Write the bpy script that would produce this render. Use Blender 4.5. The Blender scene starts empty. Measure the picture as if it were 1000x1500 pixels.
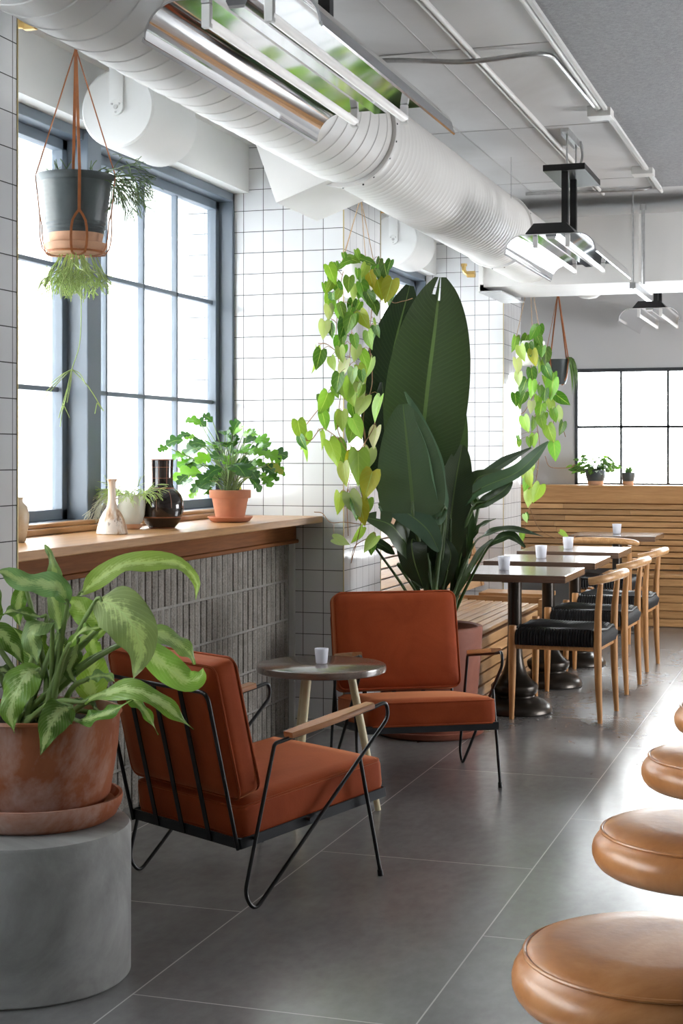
import bpy, bmesh, math, random
from mathutils import Vector, Matrix, noise
sc = bpy.context.scene
C = sc.collection
R = random.Random(7)
PI = math.pi
# ------------------------------------------------------------------ camera numbers
FPX = 2250.0; HY = 665.0; CAMH = 1.415
TH = math.atan(735.0/FPX); CT, ST = math.cos(TH), math.sin(TH)
def at(px, py, d):
    """world point seen at image position (px,py), d metres in front of the camera"""
    u = (px-500)/FPX
    return Vector((d*(u*CT-ST), d*(CT+u*ST), CAMH+(HY-py)*d/FPX))
RT = Vector((CT, ST, 0)); FW = Vector((-ST, CT, 0)); UP = Vector((0, 0, 1))
def cam_dir(r, u, t):      # r: to the right, u: up, t: towards the viewer
    return (RT*r+UP*u-FW*t).normalized()
# ------------------------------------------------------------------ materials
def new_mat(name):
    m = bpy.data.materials.new(name); m.use_nodes = True
    nt = m.node_tree; b = nt.nodes['Principled BSDF']
    return m, nt, b
def setp(b, **k):
    for a, v in k.items():
        a = {'spec': 'Specular IOR Level', 'coat': 'Coat Weight', 'sheen': 'Sheen Weight', 'rough': 'Roughness', 'metal': 'Metallic',
             'color': 'Base Color', 'sheenr': 'Sheen Roughness', 'coatr': 'Coat Roughness', 'trans': 'Transmission Weight', 'sheent': 'Sheen Tint'}[a]
        if a in ('Base Color', 'Sheen Tint'): v = (*v, 1)
        b.inputs[a].default_value = v
def N(nt, t, **k):
    n = nt.nodes.new(t)
    for a, v in k.items(): setattr(n, a, v)
    return n
def ramp(nt, src, stops):
    r = N(nt, 'ShaderNodeValToRGB'); e = r.color_ramp.elements
    while len(e) > 1: e.remove(e[-1])
    for i, (p, c) in enumerate(stops):
        el = e[0] if i == 0 else e.new(p)
        el.position = p; el.color = (*c, 1) if len(c) == 3 else c
    nt.links.new(src, r.inputs[0]); return r.outputs[0]
def coords(nt, scale=(1, 1, 1), kind='Object', rot=(0, 0, 0)):
    tc = N(nt, 'ShaderNodeTexCoord'); mp = N(nt, 'ShaderNodeMapping')
    mp.inputs['Scale'].default_value = scale; mp.inputs['Rotation'].default_value = rot
    nt.links.new(tc.outputs[kind], mp.inputs[0]); return mp.outputs[0]
def noise_tex(nt, vec, scale, detail=4, rough=.5, dist=0):
    n = N(nt, 'ShaderNodeTexNoise'); n.inputs['Scale'].default_value = scale; n.inputs['Detail'].default_value = detail
    n.inputs['Roughness'].default_value = rough; n.inputs['Distortion'].default_value = dist
    nt.links.new(vec, n.inputs['Vector']); return n.outputs['Fac']
def bump(nt, b, src, strength=.2, dist=.01):
    n = N(nt, 'ShaderNodeBump'); n.inputs['Strength'].default_value = strength; n.inputs['Distance'].default_value = dist
    nt.links.new(src, n.inputs['Height']); nt.links.new(n.outputs[0], b.inputs['Normal']); return n
def mixc(nt, fac, a, b, mode='MIX'):
    n = N(nt, 'ShaderNodeMix', data_type='RGBA', blend_type=mode)
    for s, v in ((n.inputs[0], fac), (n.inputs[6], a), (n.inputs[7], b)):
        if hasattr(v, 'is_linked') or hasattr(v, 'links'): nt.links.new(v, s)
        elif isinstance(v, tuple): s.default_value = (*v, 1)
        else: s.default_value = v
    return n.outputs[2]
def plain(name, col, rough=.5, metal=0, spec=.5, nz=0, nscale=8, bmp=0, **k):
    m, nt, b = new_mat(name); setp(b, color=col, rough=rough, metal=metal, spec=spec, **k)
    v = coords(nt)
    f = noise_tex(nt, v, nscale)
    if nz:
        lo = tuple(max(0, c*(1-nz)) for c in col); hi = tuple(min(1, c*(1+nz)) for c in col)
        nt.links.new(ramp(nt, f, [(.3, lo), (.7, hi)]), b.inputs['Base Color'])
    if bmp: bump(nt, b, noise_tex(nt, v, nscale*6), bmp, .004)
    return m
def wood(name, dark, light, axis='Y', rough=.4, scale=1.0, spec=.4, island=.35):
    m, nt, b = new_mat(name); setp(b, rough=rough, spec=spec)
    s = {'X': (.7, 14, 14), 'Y': (14, .7, 14), 'Z': (14, 14, .7)}[axis]
    s = tuple(x*scale for x in s)
    tc = N(nt, 'ShaderNodeTexCoord'); geo = N(nt, 'ShaderNodeNewGeometry')
    off = N(nt, 'ShaderNodeVectorMath', operation='SCALE'); off.inputs[0].default_value = (3.1, 5.7, 2.3)
    nt.links.new(geo.outputs['Random Per Island'], off.inputs['Scale'])
    add = N(nt, 'ShaderNodeVectorMath', operation='ADD'); nt.links.new(tc.outputs['Object'], add.inputs[0]); nt.links.new(off.outputs[0], add.inputs[1])
    mp = N(nt, 'ShaderNodeMapping'); mp.inputs['Scale'].default_value = s; nt.links.new(add.outputs[0], mp.inputs[0])
    f = noise_tex(nt, mp.outputs[0], 2.2, 6, .62, .6)
    f2 = noise_tex(nt, mp.outputs[0], 9, 3, .6, .2)
    mid = tuple((a+c)/2 for a, c in zip(dark, light))
    c1 = ramp(nt, f, [(.3, dark), (.48, mid), (.7, light)])
    c2 = mixc(nt, .28, c1, ramp(nt, f2, [(.4, dark), (.6, light)]))
    r = ramp(nt, geo.outputs['Random Per Island'], [(0, (1-island,)*3), (1, (1.0+island*.35,)*3)])
    c3 = mixc(nt, 1.0, c2, r, 'MULTIPLY')
    nt.links.new(c3, b.inputs['Base Color']); bump(nt, b, f2, .12, .002); return m
M = {}
def tile_mat(name='glazed_wall_tile', tone=(.68, .68, .69), oy=0.0):
    m, nt, b = new_mat(name)
    uv = N(nt, 'ShaderNodeUVMap'); br = N(nt, 'ShaderNodeTexBrick'); br.offset = 0; br.squash = 1
    mp = N(nt, 'ShaderNodeMapping'); nt.links.new(uv.outputs[0], mp.inputs[0])
    nt.links.new(mp.outputs[0], br.inputs['Vector'])
    for k, v in (('Scale', 1), ('Mortar Size', .0017), ('Mortar Smooth', .1), ('Bias', 0), ('Brick Width', .11), ('Row Height', .11)): br.inputs[k].default_value = v
    br.inputs['Color1'].default_value = (*tone, 1); br.inputs['Color2'].default_value = (*(x*.95 for x in tone), 1)
    br.inputs['Mortar'].default_value = (.035, .033, .032, 1)
    nt.links.new(br.outputs['Color'], b.inputs['Base Color'])
    nt.links.new(ramp(nt, br.outputs['Fac'], [(0, (.09,)*3), (1, (.8,)*3)]), b.inputs['Roughness'])
    setp(b, spec=.5)
    v = coords(nt); f = noise_tex(nt, v, 6, 2)
    b1 = N(nt, 'ShaderNodeBump'); b1.inputs['Strength'].default_value = .25; b1.inputs['Distance'].default_value = .012; nt.links.new(f, b1.inputs['Height'])
    b2 = N(nt, 'ShaderNodeBump'); b2.invert = True; b2.inputs['Strength'].default_value = .6; b2.inputs['Distance'].default_value = .0015
    nt.links.new(br.outputs['Fac'], b2.inputs['Height']); nt.links.new(b1.outputs[0], b2.inputs['Normal']); nt.links.new(b2.outputs[0], b.inputs['Normal'])
    return m
def floor_mat():
    m, nt, b = new_mat('large_grey_floor_tile')
    uv = N(nt, 'ShaderNodeUVMap'); br = N(nt, 'ShaderNodeTexBrick'); br.offset = .5; br.squash = 1; br.offset_frequency = 2
    nt.links.new(uv.outputs[0], br.inputs['Vector'])
    for k, v in (('Scale', 1), ('Mortar Size', .0022), ('Mortar Smooth', .0), ('Bias', 0), ('Brick Width', 1.524), ('Row Height', .762)): br.inputs[k].default_value = v
    v = coords(nt, (1, .55, 1)); f = noise_tex(nt, v, 1.6, 5, .58, .3); g = noise_tex(nt, v, 26, 4, .6)
    c = ramp(nt, f, [(.26, (.15, .147, .144)), (.5, (.24, .237, .234)), (.72, (.34, .338, .337))])
    c = mixc(nt, .3, c, ramp(nt, g, [(.35, (.16, .157, .154)), (.65, (.27, .268, .267))]))
    br.inputs['Color1'].default_value = (1, 1, 1, 1); br.inputs['Color2'].default_value = (.9, .9, .9, 1); br.inputs['Mortar'].default_value = (1, 1, 1, 1)
    c = mixc(nt, 1.0, c, br.outputs['Color'], 'MULTIPLY')
    c = mixc(nt, br.outputs['Fac'], c, (.58, .56, .54))
    nt.links.new(c, b.inputs['Base Color'])
    setp(b, rough=.25)
    setp(b, spec=.8); b.inputs['IOR'].default_value = 2.1; return m
def blotch(name, stops, scale=3, detail=6, rough=.8, bmp=.2, nsc=60, spec=.3, aniso=(1, 1, 1), mask=None, **k):
    m, nt, b = new_mat(name); setp(b, rough=rough, spec=spec, **k); v = coords(nt, aniso)
    f = noise_tex(nt, v, scale, detail, .62, .8); c = ramp(nt, f, stops)
    g = noise_tex(nt, v, nsc, 3)
    if mask:
        col, sc2, lo, hi, an2 = mask
        h = noise_tex(nt, coords(nt, an2), sc2, 6, .65, .4)
        c = mixc(nt, ramp(nt, h, [(lo, (0, 0, 0)), (hi, (.75,)*3)]), c, col)
    nt.links.new(c, b.inputs['Base Color'])
    if bmp: bump(nt, b, g, bmp, .003)
    return m
def leaf_mat(name, rough=.35, trans=.35, veins=24, rib=(.35, .5, .15), spec=.5, stripe=.5, vang=1.1, blot=0, blotc=(.5, .62, .3)):
    """leaf colour comes from the leaf's own tint; a rib and side veins follow the leaf"""
    m, nt, b = new_mat(name); setp(b, rough=rough, spec=spec)
    a = N(nt, 'ShaderNodeAttribute'); a.attribute_name = 'tint'
    uv = N(nt, 'ShaderNodeUVMap'); sx = N(nt, 'ShaderNodeSeparateXYZ'); nt.links.new(uv.outputs[0], sx.inputs[0])
    def mth(op, x, y=None, z=None):
        n = N(nt, 'ShaderNodeMath', operation=op)
        for i, q in enumerate((x, y, z)):
            if q is None: continue
            if isinstance(q, (int, float)): n.inputs[i].default_value = q
            else: nt.links.new(q, n.inputs[i])
        return n.outputs[0]
    au = mth('ABSOLUTE', sx.outputs[0])
    ph = mth('MULTIPLY', mth('SUBTRACT', sx.outputs[1], mth('MULTIPLY', au, .16*vang)), veins*2*PI)
    vein = mth('POWER', mth('ADD', mth('MULTIPLY', mth('SINE', ph), .5), .5), 5)
    ribf = mth('LESS_THAN', au, .045)
    n1 = noise_tex(nt, coords(nt), 9, 3)
    c = mixc(nt, mth('MULTIPLY', n1, .5), a.outputs['Color'], mixc(nt, 1.0, a.outputs['Color'], (.55, .7, .5), 'MULTIPLY'))
    if blot:
        band = mth('SUBTRACT', 1.0, mth('MULTIPLY', au, 1.25))
        h = noise_tex(nt, coords(nt), 28, 4, .7)
        fac = mth('MULTIPLY', ramp(nt, mth('MULTIPLY', mth('ADD', h, mth('MULTIPLY', vein, .10)), mth('ADD', .35, band)), [(.42, (0, 0, 0)), (.60, (1, 1, 1))]), blot)
        c = mixc(nt, fac, c, blotc)
    c = mixc(nt, mth('MULTIPLY', vein, stripe*.4), c, mixc(nt, .5, c, rib))
    c = mixc(nt, mth('MULTIPLY', ribf, .85*min(1, stripe*2)), c, rib)
    nt.links.new(c, b.inputs['Base Color'])
    bump(nt, b, vein, .25*stripe*2, .002)
    tr = N(nt, 'ShaderNodeBsdfTranslucent'); nt.links.new(mixc(nt, .55, c, mixc(nt, 1.0, c, (1.9, 2.0, .7), 'MULTIPLY')), tr.inputs[0])
    mx = N(nt, 'ShaderNodeMixShader'); mx.inputs[0].default_value = trans
    nt.links.new(b.outputs[0], mx.inputs[1]); nt.links.new(tr.outputs[0], mx.inputs[2])
    nt.links.new(mx.outputs[0], nt.nodes['Material Output'].inputs[0]); return m
def glass_mat(name, refl=.55, tint=(.97, .985, .98)):
    m, nt, b = new_mat(name); nt.nodes.remove(b)
    t = N(nt, 'ShaderNodeBsdfTransparent'); t.inputs[0].default_value = (*tint, 1)
    g = N(nt, 'ShaderNodeBsdfGlossy'); g.inputs['Roughness'].default_value = .02
    lw = N(nt, 'ShaderNodeLayerWeight'); lw.inputs[0].default_value = .35
    mu = N(nt, 'ShaderNodeMath', operation='MULTIPLY'); mu.inputs[1].default_value = refl; nt.links.new(lw.outputs['Fresnel'], mu.inputs[0])
    mx = N(nt, 'ShaderNodeMixShader'); nt.links.new(mu.outputs[0], mx.inputs[0]); nt.links.new(t.outputs[0], mx.inputs[1]); nt.links.new(g.outputs[0], mx.inputs[2])
    nt.links.new(mx.outputs[0], nt.nodes['Material Output'].inputs[0]); return m
M['tile'] = tile_mat()
M['floor'] = floor_mat()
M['white'] = plain('white_painted_plaster', (.70, .70, .685), .75, nz=.03, nscale=3, bmp=.05)
M['wallgrey'] = plain('pale_grey_wall_paint', (.60, .605, .61), .75, nz=.02, nscale=2)
M['ceil'] = blotch('painted_concrete_ceiling', [(.3, (.56, .55, .54)), (.55, (.64, .635, .63)), (.8, (.67, .665, .66))], .9, 5, .8, .1, 40)
M['acoustic'] = blotch('sprayed_acoustic_ceiling', [(.3, (.28, .28, .285)), (.7, (.38, .38, .385))], 55, 3, .95, .9, 160)
M['duct'] = plain('white_duct_paint', (.74, .725, .70), .42, nz=.02, nscale=5, spec=.4)
M['seam'] = plain('grey_seam_paint', (.50, .49, .48), .6)  # mid grey for the ceiling seams and bracket screws
M['frame'] = plain('blue_grey_window_paint', (.125, .155, .19), .35, nz=.05, nscale=6)
M['dframe'] = plain('dark_window_paint', (.045, .05, .058), .4)
M['glass'] = glass_mat('window_glass')
M['brass'] = plain('brass', (.62, .42, .16), .3, 1, nz=.1)
M['brasstrim'] = plain('dull_brass_edge', (.42, .33, .15), .45, .6)
M['steel'] = plain('galvanised_steel', (.55, .55, .55), .35, 1, nz=.12, nscale=30)
M['black'] = plain('black_powder_coat', (.0045, .0045, .005), .38, nz=.1)
M['darkrail'] = plain('charcoal_steel', (.020, .022, .026), .45, .2, nz=.1)
M['mirror'] = plain('polished_aluminium', (.74, .74, .76), .08, 1, bmp=.0)
M['tube'] = plain('white_lamp_tube', (.9, .9, .9), .25)
_b = M['tube'].node_tree.nodes['Principled BSDF']; _b.inputs['Emission Color'].default_value = (1, .97, .93, 1); _b.inputs['Emission Strength'].default_value = .15
M['oak'] = wood('honey_oak', (.30, .135, .045), (.52, .28, .11), 'Y', .33, 1, .5, .15)
M['oakdark'] = wood('brown_stained_oak', (.15, .055, .018), (.26, .10, .034), 'Y', .6, 1, .1, .12)
M['slat'] = wood('bench_oak_slats', (.40, .20, .080), (.64, .38, .175), 'Y', .35, 1, .5, .3)
M['slatx'] = wood('bench_oak_slats_across', (.38, .185, .068), (.66, .38, .165), 'X', .38, 1, .4, .35)
M['oakx'] = wood('honey_oak_across', (.42, .20, .075), (.64, .36, .155), 'X', .4, 1, .4, .1)
M['chair'] = wood('ash_chair_wood', (.34, .145, .043), (.60, .31, .12), 'Z', .4, 1.2, .4, .12)
M['crest'] = wood('ash_crest_wood', (.40, .19, .065), (.66, .39, .18), 'Y', .35, 1, .5, .1)
M['arm'] = wood('cherry_armrest', (.28, .105, .035), (.50, .22, .085), 'Y', .4, 1.4, .4, .1)
M['walnut'] = wood('walnut_tabletop', (.10, .060, .042), (.20, .130, .092), 'X', .27, 1, .6, .12)
setp(M['walnut'].node_tree.nodes['Principled BSDF'], coat=1.0, coatr=.16)
M['legwood'] = plain('pale_lacquered_leg', (.66, .56, .34), .35, nz=.06, nscale=20)
M['bronze'] = plain('dark_cast_iron', (.035, .028, .022), .28, .6, nz=.3, nscale=9)
M['cord'] = plain('black_paper_cord', (.007, .007, .008), .5, spec=.3)
M['velvet'] = blotch('rust_velvet', [(.3, (.27, .040, .008)), (.7, (.38, .064, .015))], 4, 4, .75, .15, 120, .2, sheen=.55, sheenr=.45)
setp(M['velvet'].node_tree.nodes['Principled BSDF'], sheent=(.95, .42, .2))
M['leather'] = blotch('tan_leather', [(.25, (.27, .088, .022)), (.5, (.46, .19, .062)), (.75, (.64, .33, .15))], 5, 7, .34, .12, 70, .6)
M['concrete'] = blotch('cast_concrete', [(.25, (.17, .168, .16)), (.48, (.30, .298, .29)), (.75, (.46, .458, .45))], 3.2, 7, .7, .15, 70, .35)
M['terra'] = blotch('weathered_terracotta', [(.3, (.26, .075, .034)), (.7, (.42, .15, .07))], 4, 5, .85, .2, 60, .2, mask=((.62, .50, .45), 3.6, .50, .72, (1, 1, .7)))
M['terraclean'] = plain('orange_terracotta', (.52, .20, .105), .75, nz=.12, nscale=12)
M['terrared'] = blotch('red_brown_glazed_clay', [(.3, (.20, .060, .035)), (.7, (.30, .10, .06))], 4, 5, .6, .1, 40, .3)
M['soil'] = plain('potting_soil', (.035, .024, .018), .95, nz=.4, nscale=60, bmp=.8)
M['potgrey'] = blotch('dark_green_grey_glaze', [(.3, (.045, .058, .06)), (.7, (.075, .092, .095))], 6, 4, .4, .1, 40, .5)
M['potwhite'] = plain('white_glazed_clay', (.82, .80, .77), .35, nz=.04)
M['leatherstrap'] = plain('tan_leather_strap', (.34, .11, .028), .5, nz=.15, nscale=25)
M['jute'] = plain('twine', (.45, .30, .17), .9)
M['blackglaze'] = blotch('black_brown_glaze', [(.4, (.008, .006, .006)), (.75, (.03, .014, .010))], 9, 5, .08, .05, 30, .7)
M['rustband'] = plain('iron_red_glaze_band', (.28, .10, .05), .35, nz=.3, nscale=30)
M['stone'] = blotch('speckled_stoneware', [(.35, (.48, .36, .22)), (.6, (.62, .52, .38))], 5, 6, .35, .1, 90, .4, mask=((.12, .07, .04), 60, .66, .72, (1, 1, 1)))
M['bell'] = blotch('ash_glazed_stoneware', [(.35, (.30, .12, .05)), (.46, (.60, .42, .28)), (.55, (.80, .72, .64))], 16, 4, .3, .1, 90, .5, aniso=(1, 1, .25), mask=((.10, .045, .02), 20, .58, .64, (1, 1, .35)))
M['celadon'] = blotch('pale_celadon', [(.3, (.50, .50, .42)), (.7, (.62, .62, .55))], 7, 5, .4, .1, 60, .4)
M['copper'] = plain('unglazed_clay', (.58, .33, .20), .7, nz=.12, nscale=16)
M['cup'] = plain('frosted_glass', (.92, .93, .97), .5, spec=.5)
M['frost'] = M['cup']
_n = M['cup'].node_tree; _t = N(_n, 'ShaderNodeBsdfTranslucent'); _t.inputs[0].default_value = (.95, .96, 1, 1); _x = N(_n, 'ShaderNodeMixShader'); _x.inputs[0].default_value = .4
_n.links.new(_n.nodes['Principled BSDF'].outputs[0], _x.inputs[1]); _n.links.new(_t.outputs[0], _x.inputs[2]); _n.links.new(_x.outputs[0], _n.nodes['Material Output'].inputs[0])
M['leafbird'] = leaf_mat('bird_of_paradise_leaf', .30, .14, 46, (.14, .22, .07), .55, .42, .7)
M['leafdumb'] = leaf_mat('dumb_cane_leaf', .38, .35, 13, (.46, .60, .28), .45, .65, 2.2, .8, (.52, .64, .30))
M['leafheart'] = leaf_mat('heart_leaf', .34, .32, 5, (.42, .55, .14), .45, .5, 2.0)
M['leafxan'] = leaf_mat('lobed_leaf', .26, .25, 7, (.22, .40, .08), .6, .4, 1.5)
M['stem'] = plain('green_stem', (.055, .10, .025), .45, nz=.25, nscale=12)
M['stemlight'] = plain('pale_green_stem', (.22, .32, .10), .5, nz=.2, nscale=12)
M['vine'] = plain('reddish_vine', (.30, .15, .07), .6, nz=.3, nscale=20)
M['rhip'] = plain('pencil_cactus_green', (.36, .48, .14), .55, nz=.3, nscale=8)
M['rhipdark'] = plain('pencil_cactus_dark_green', (.10, .16, .055), .55, nz=.3, nscale=8)
M['rhippale'] = plain('dry_pale_sprigs', (.50, .50, .38), .7, nz=.1)
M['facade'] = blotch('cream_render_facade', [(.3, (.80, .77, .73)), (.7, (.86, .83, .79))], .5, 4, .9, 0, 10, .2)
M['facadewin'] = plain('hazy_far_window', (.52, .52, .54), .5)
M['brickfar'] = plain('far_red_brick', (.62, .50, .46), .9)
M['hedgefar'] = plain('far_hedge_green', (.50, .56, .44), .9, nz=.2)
M['asphalt'] = plain('pale_street', (.62, .62, .62), .9)
def block_mat():
    m, nt, b = new_mat('split_face_block'); setp(b, rough=.92, spec=.2); v = coords(nt)
    f = noise_tex(nt, v, 120, 4, .75); g = noise_tex(nt, v, 14, 4)
    c = ramp(nt, f, [(.28, (.08, .07, .06)), (.42, (.24, .22, .195)), (.6, (.34, .315, .28)), (.76, (.50, .47, .43))])
    c = mixc(nt, 1.0, c, ramp(nt, g, [(.3, (.75,)*3), (.7, (1.1,)*3)]), 'MULTIPLY')
    nt.links.new(c, b.inputs['Base Color']); bump(nt, b, f, .6, .004); return m
M['block'] = block_mat()
M['mortar'] = plain('pale_mortar', (.30, .285, .26), .95, nz=.15, nscale=40, bmp=.4)
# ------------------------------------------------------------------ mesh builder
class MB:
    def __init__(s):
        s.bm = bmesh.new(); s.uv = s.bm.loops.layers.uv.new('UVMap'); s.col = s.bm.loops.layers.float_color.new('tint'); s.mats = []; s.mi = 0; s.custom_uv = set()
    def mat(s, m):
        if m not in s.mats: s.mats.append(m)
        s.mi = s.mats.index(m); return s
    def face(s, vs, uvs=None, tint=None):
        try: f = s.bm.faces.new(vs)
        except ValueError: return None
        f.material_index = s.mi
        if uvs:
            for l, u in zip(f.loops, uvs): l[s.uv].uv = u
            s.custom_uv.add(f)
        if tint:
            for l in f.loops: l[s.col] = (*tint, 1)
        return f
    def box(s, x0, x1, y0, y1, z0, z1, bev=0, rot=None, piv=None, seg=2):
        if x0 > x1: x0, x1 = x1, x0
        if y0 > y1: y0, y1 = y1, y0
        if z0 > z1: z0, z1 = z1, z0
        v = [s.bm.verts.new((x, y, z)) for x in (x0, x1) for y in (y0, y1) for z in (z0, z1)]
        fs = [s.face([v[i] for i in q]) for q in ((0, 1, 3, 2), (4, 6, 7, 5), (0, 4, 5, 1), (2, 3, 7, 6), (0, 2, 6, 4), (1, 5, 7, 3))]
        geo = v
        if bev:
            es = list({e for f in fs for e in f.edges})
            r = bmesh.ops.bevel(s.bm, geom=es, offset=bev, segments=seg, profile=.5, affect='EDGES')
            for f in r['faces']: f.material_index = s.mi
            geo = list({vv for f in r['faces'] for vv in f.verts})
            geo = list({vv for g in geo for f in g.link_faces for vv in f.verts})
        if rot is not None:
            bmesh.ops.rotate(s.bm, verts=geo, cent=piv or Vector(((x0+x1)/2, (y0+y1)/2, (z0+z1)/2)), matrix=rot)
        return geo
    def bar(s, a, b, w, h, up=Vector((0, 0, 1)), bev=0):
        """rectangular bar from a to b, width w across, height h along up"""
        a, b = Vector(a), Vector(b); t = (b-a).normalized(); sd = t.cross(up).normalized(); u = sd.cross(t)
        v = [s.bm.verts.new(p+sd*x*w/2+u*z*h/2) for p in (a, b) for x, z in ((-1, -1), (1, -1), (1, 1), (-1, 1))]
        fs = [s.face(v[:4][::-1]), s.face(v[4:])]+[s.face([v[i], v[(i+1) % 4], v[4+(i+1) % 4], v[4+i]]) for i in range(4)]
        if bev:
            r = bmesh.ops.bevel(s.bm, geom=list({e for f in fs if f for e in f.edges}), offset=bev, segments=2, profile=.5, affect='EDGES')
            for f in r['faces']: f.material_index = s.mi
    def prism(s, prof, a0, a1, axis='Y'):
        """closed profile extruded along an axis; prof gives the two other coordinates"""
        def mk(p, q):
            return {'Y': (p[0], q, p[1]), 'X': (q, p[0], p[1]), 'Z': (p[0], p[1], q)}[axis]
        A = [s.bm.verts.new(mk(p, a0)) for p in prof]; B = [s.bm.verts.new(mk(p, a1)) for p in prof]; n = len(prof)
        s.face(A[::-1]); s.face(B)
        for i in range(n): s.face([A[i], A[(i+1) % n], B[(i+1) % n], B[i]])
    def lathe(s, prof, c=(0, 0, 0), seg=40, axis='Z', closed=False):
        rings = []
        c = Vector(c)
        for r, z in prof:
            if r < 1e-5:
                rings.append([s.bm.verts.new(c+Vector({'Z': (0, 0, z), 'Y': (0, z, 0), 'X': (z, 0, 0)}[axis]))]); continue
            ring = []
            for k in range(seg):
                a = 2*PI*k/seg; x, y = r*math.cos(a), r*math.sin(a)
                ring.append(s.bm.verts.new(c+Vector({'Z': (x, y, z), 'Y': (x, z, y), 'X': (z, x, y)}[axis])))
            rings.append(ring)
        for A, B in zip(rings, rings[1:]):
            for k in range(seg):
                k2 = (k+1) % seg
                if len(A) == 1 and len(B) == 1: break
                if len(A) == 1: s.face([A[0], B[k2], B[k]])
                elif len(B) == 1: s.face([A[k], A[k2], B[0]])
                else: s.face([A[k], A[k2], B[k2], B[k]])
    def tube(s, pts, r, seg=8, cap=True, closed=False):
        pts = [Vector(p) for p in pts]; n = len(pts)
        rs = r if isinstance(r, (list, tuple)) else [r]*n
        rings = []; pu = None
        for i, p in enumerate(pts):
            if closed: t = (pts[(i+1) % n]-pts[i-1])
            else: t = (pts[min(i+1, n-1)]-pts[max(i-1, 0)])
            if t.length < 1e-9: t = Vector((0, 0, 1))
            t.normalize()
            if pu is None: pu = t.orthogonal().normalized()
            pu = (pu-t*pu.dot(t))
            if pu.length < 1e-6: pu = t.orthogonal()
            pu.normalize(); pv = t.cross(pu)
            rings.append([s.bm.verts.new(p+(pu*math.cos(2*PI*k/seg)+pv*math.sin(2*PI*k/seg))*rs[i]) for k in range(seg)])
        L = n if closed else n-1
        for i in range(L):
            A, B = rings[i], rings[(i+1) % n]
            off = 0
            if closed and i == n-1:
                off = min(range(seg), key=lambda o: (A[0].co-B[o].co).length)
            for k in range(seg): s.face([A[k], A[(k+1) % seg], B[(k+1+off) % seg], B[(k+off) % seg]])
        if cap and not closed:
            s.face(rings[0][::-1]); s.face(rings[-1])
    def ribbon(s, pts, w, th, side):
        """flat strap of width w along side vector(s)"""
        pts = [Vector(p) for p in pts]; rings = []
        for i, p in enumerate(pts):
            t = (pts[min(i+1, len(pts)-1)]-pts[max(i-1, 0)]).normalized(); sd = Vector(side[i] if isinstance(side, list) else side)
            sd = (sd-t*sd.dot(t)).normalized(); nn = t.cross(sd)
            rings.append([s.bm.verts.new(p+sd*a*w/2+nn*b*th/2) for a, b in ((-1, -1), (1, -1), (1, 1), (-1, 1))])
        for A, B in zip(rings, rings[1:]):
            for k in range(4): s.face([A[k], A[(k+1) % 4], B[(k+1) % 4], B[k]])
        s.face(rings[0][::-1]); s.face(rings[-1])
    def leaf(s, pts, W, nrm, tint, prof=None, fold=.18, nseg=16, across=3, ripple=0, lobes=0, curl=0, asym=0, slit=None):
        P_ = spline(pts, nseg); n = len(P_)
        L = sum((b-a).length for a, b in zip(P_, P_[1:]))
        us = [i/across for i in range(-across, across+1)]
        rows = []; pn = Vector(nrm).normalized()
        ph = R.random()*9
        for i, p in enumerate(P_):
            v = i/(n-1); t = (P_[min(i+1, n-1)]-P_[max(i-1, 0)]).normalized()
            nn = (pn-t*pn.dot(t))
            if nn.length < .05: nn = t.orthogonal()
            nn.normalize(); sd = t.cross(nn)
            w = W/2*(prof(v) if prof else prof_oval(v))
            if lobes: w *= .38+.62*abs(math.sin(PI*lobes*v+.2))**.7
            row = []
            for u in us:
                q = p+sd*(u*w)*(1-.12*abs(fold)*abs(u))+nn*(fold*abs(u)*w-curl*u*u*w)
                if ripple: q += nn*ripple*math.sin(v*17+ph+(3 if u > 0 else 0))*abs(u)**2
                if lobes: q += t*abs(u)*w*.35
                row.append(s.bm.verts.new(q))
            rows.append(row)
        for i in range(n-1):
            for k in range(len(us)-1):
                if slit and slit(i/(n-1), us[k]): continue
                uvs = [(us[k], i/(n-1)), (us[k+1], i/(n-1)), (us[k+1], (i+1)/(n-1)), (us[k], (i+1)/(n-1))]
                s.face([rows[i][k], rows[i][k+1], rows[i+1][k+1], rows[i+1][k]], uvs, tint)
    def heart(s, pos, tip, nrm, L, tint, curl=.25):
        """heart leaf: pos is the stalk joint, tip the direction it points to"""
        tip = Vector(tip).normalized(); nrm = Vector(nrm); nrm = (nrm-tip*nrm.dot(tip))
        if nrm.length < .05: nrm = tip.orthogonal()
        nrm.normalize(); sd = tip.cross(nrm); cols = []
        hw = lambda v: [.0, .26, .345, .365, .345, .30, .22, .12, .0][v]
        vy = [-.10, -.02, .10, .24, .40, .55, .70, .86, 1.05]
        back = [-.10, -.13, -.05, 0, 0, 0, 0, 0, 0]
        rows = []
        for i in range(9):
            row = []
            for u in (-1, -.5, 0, .5, 1):
                y = vy[i]+(back[i] if abs(u) > .4 else 0)*(1 if i else 0)
                if i == 0: y = 0.02 if u == 0 else 0.0
                w = hw(i)*u
                z = .22*abs(w)-curl*(y**2)*.5
                row.append(s.bm.verts.new(Vector(pos)+tip*(y*L)+sd*(w*L)+nrm*(z*L)))
            rows.append(row)
        for i in range(8):
            for k in range(4):
                uu = (-1, -.5, 0, .5, 1)
                uvs = [(uu[k], i/8), (uu[k+1], i/8), (uu[k+1], (i+1)/8), (uu[k], (i+1)/8)]
                s.face([rows[i][k], rows[i][k+1], rows[i+1][k+1], rows[i+1][k]], uvs, tint)
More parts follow.
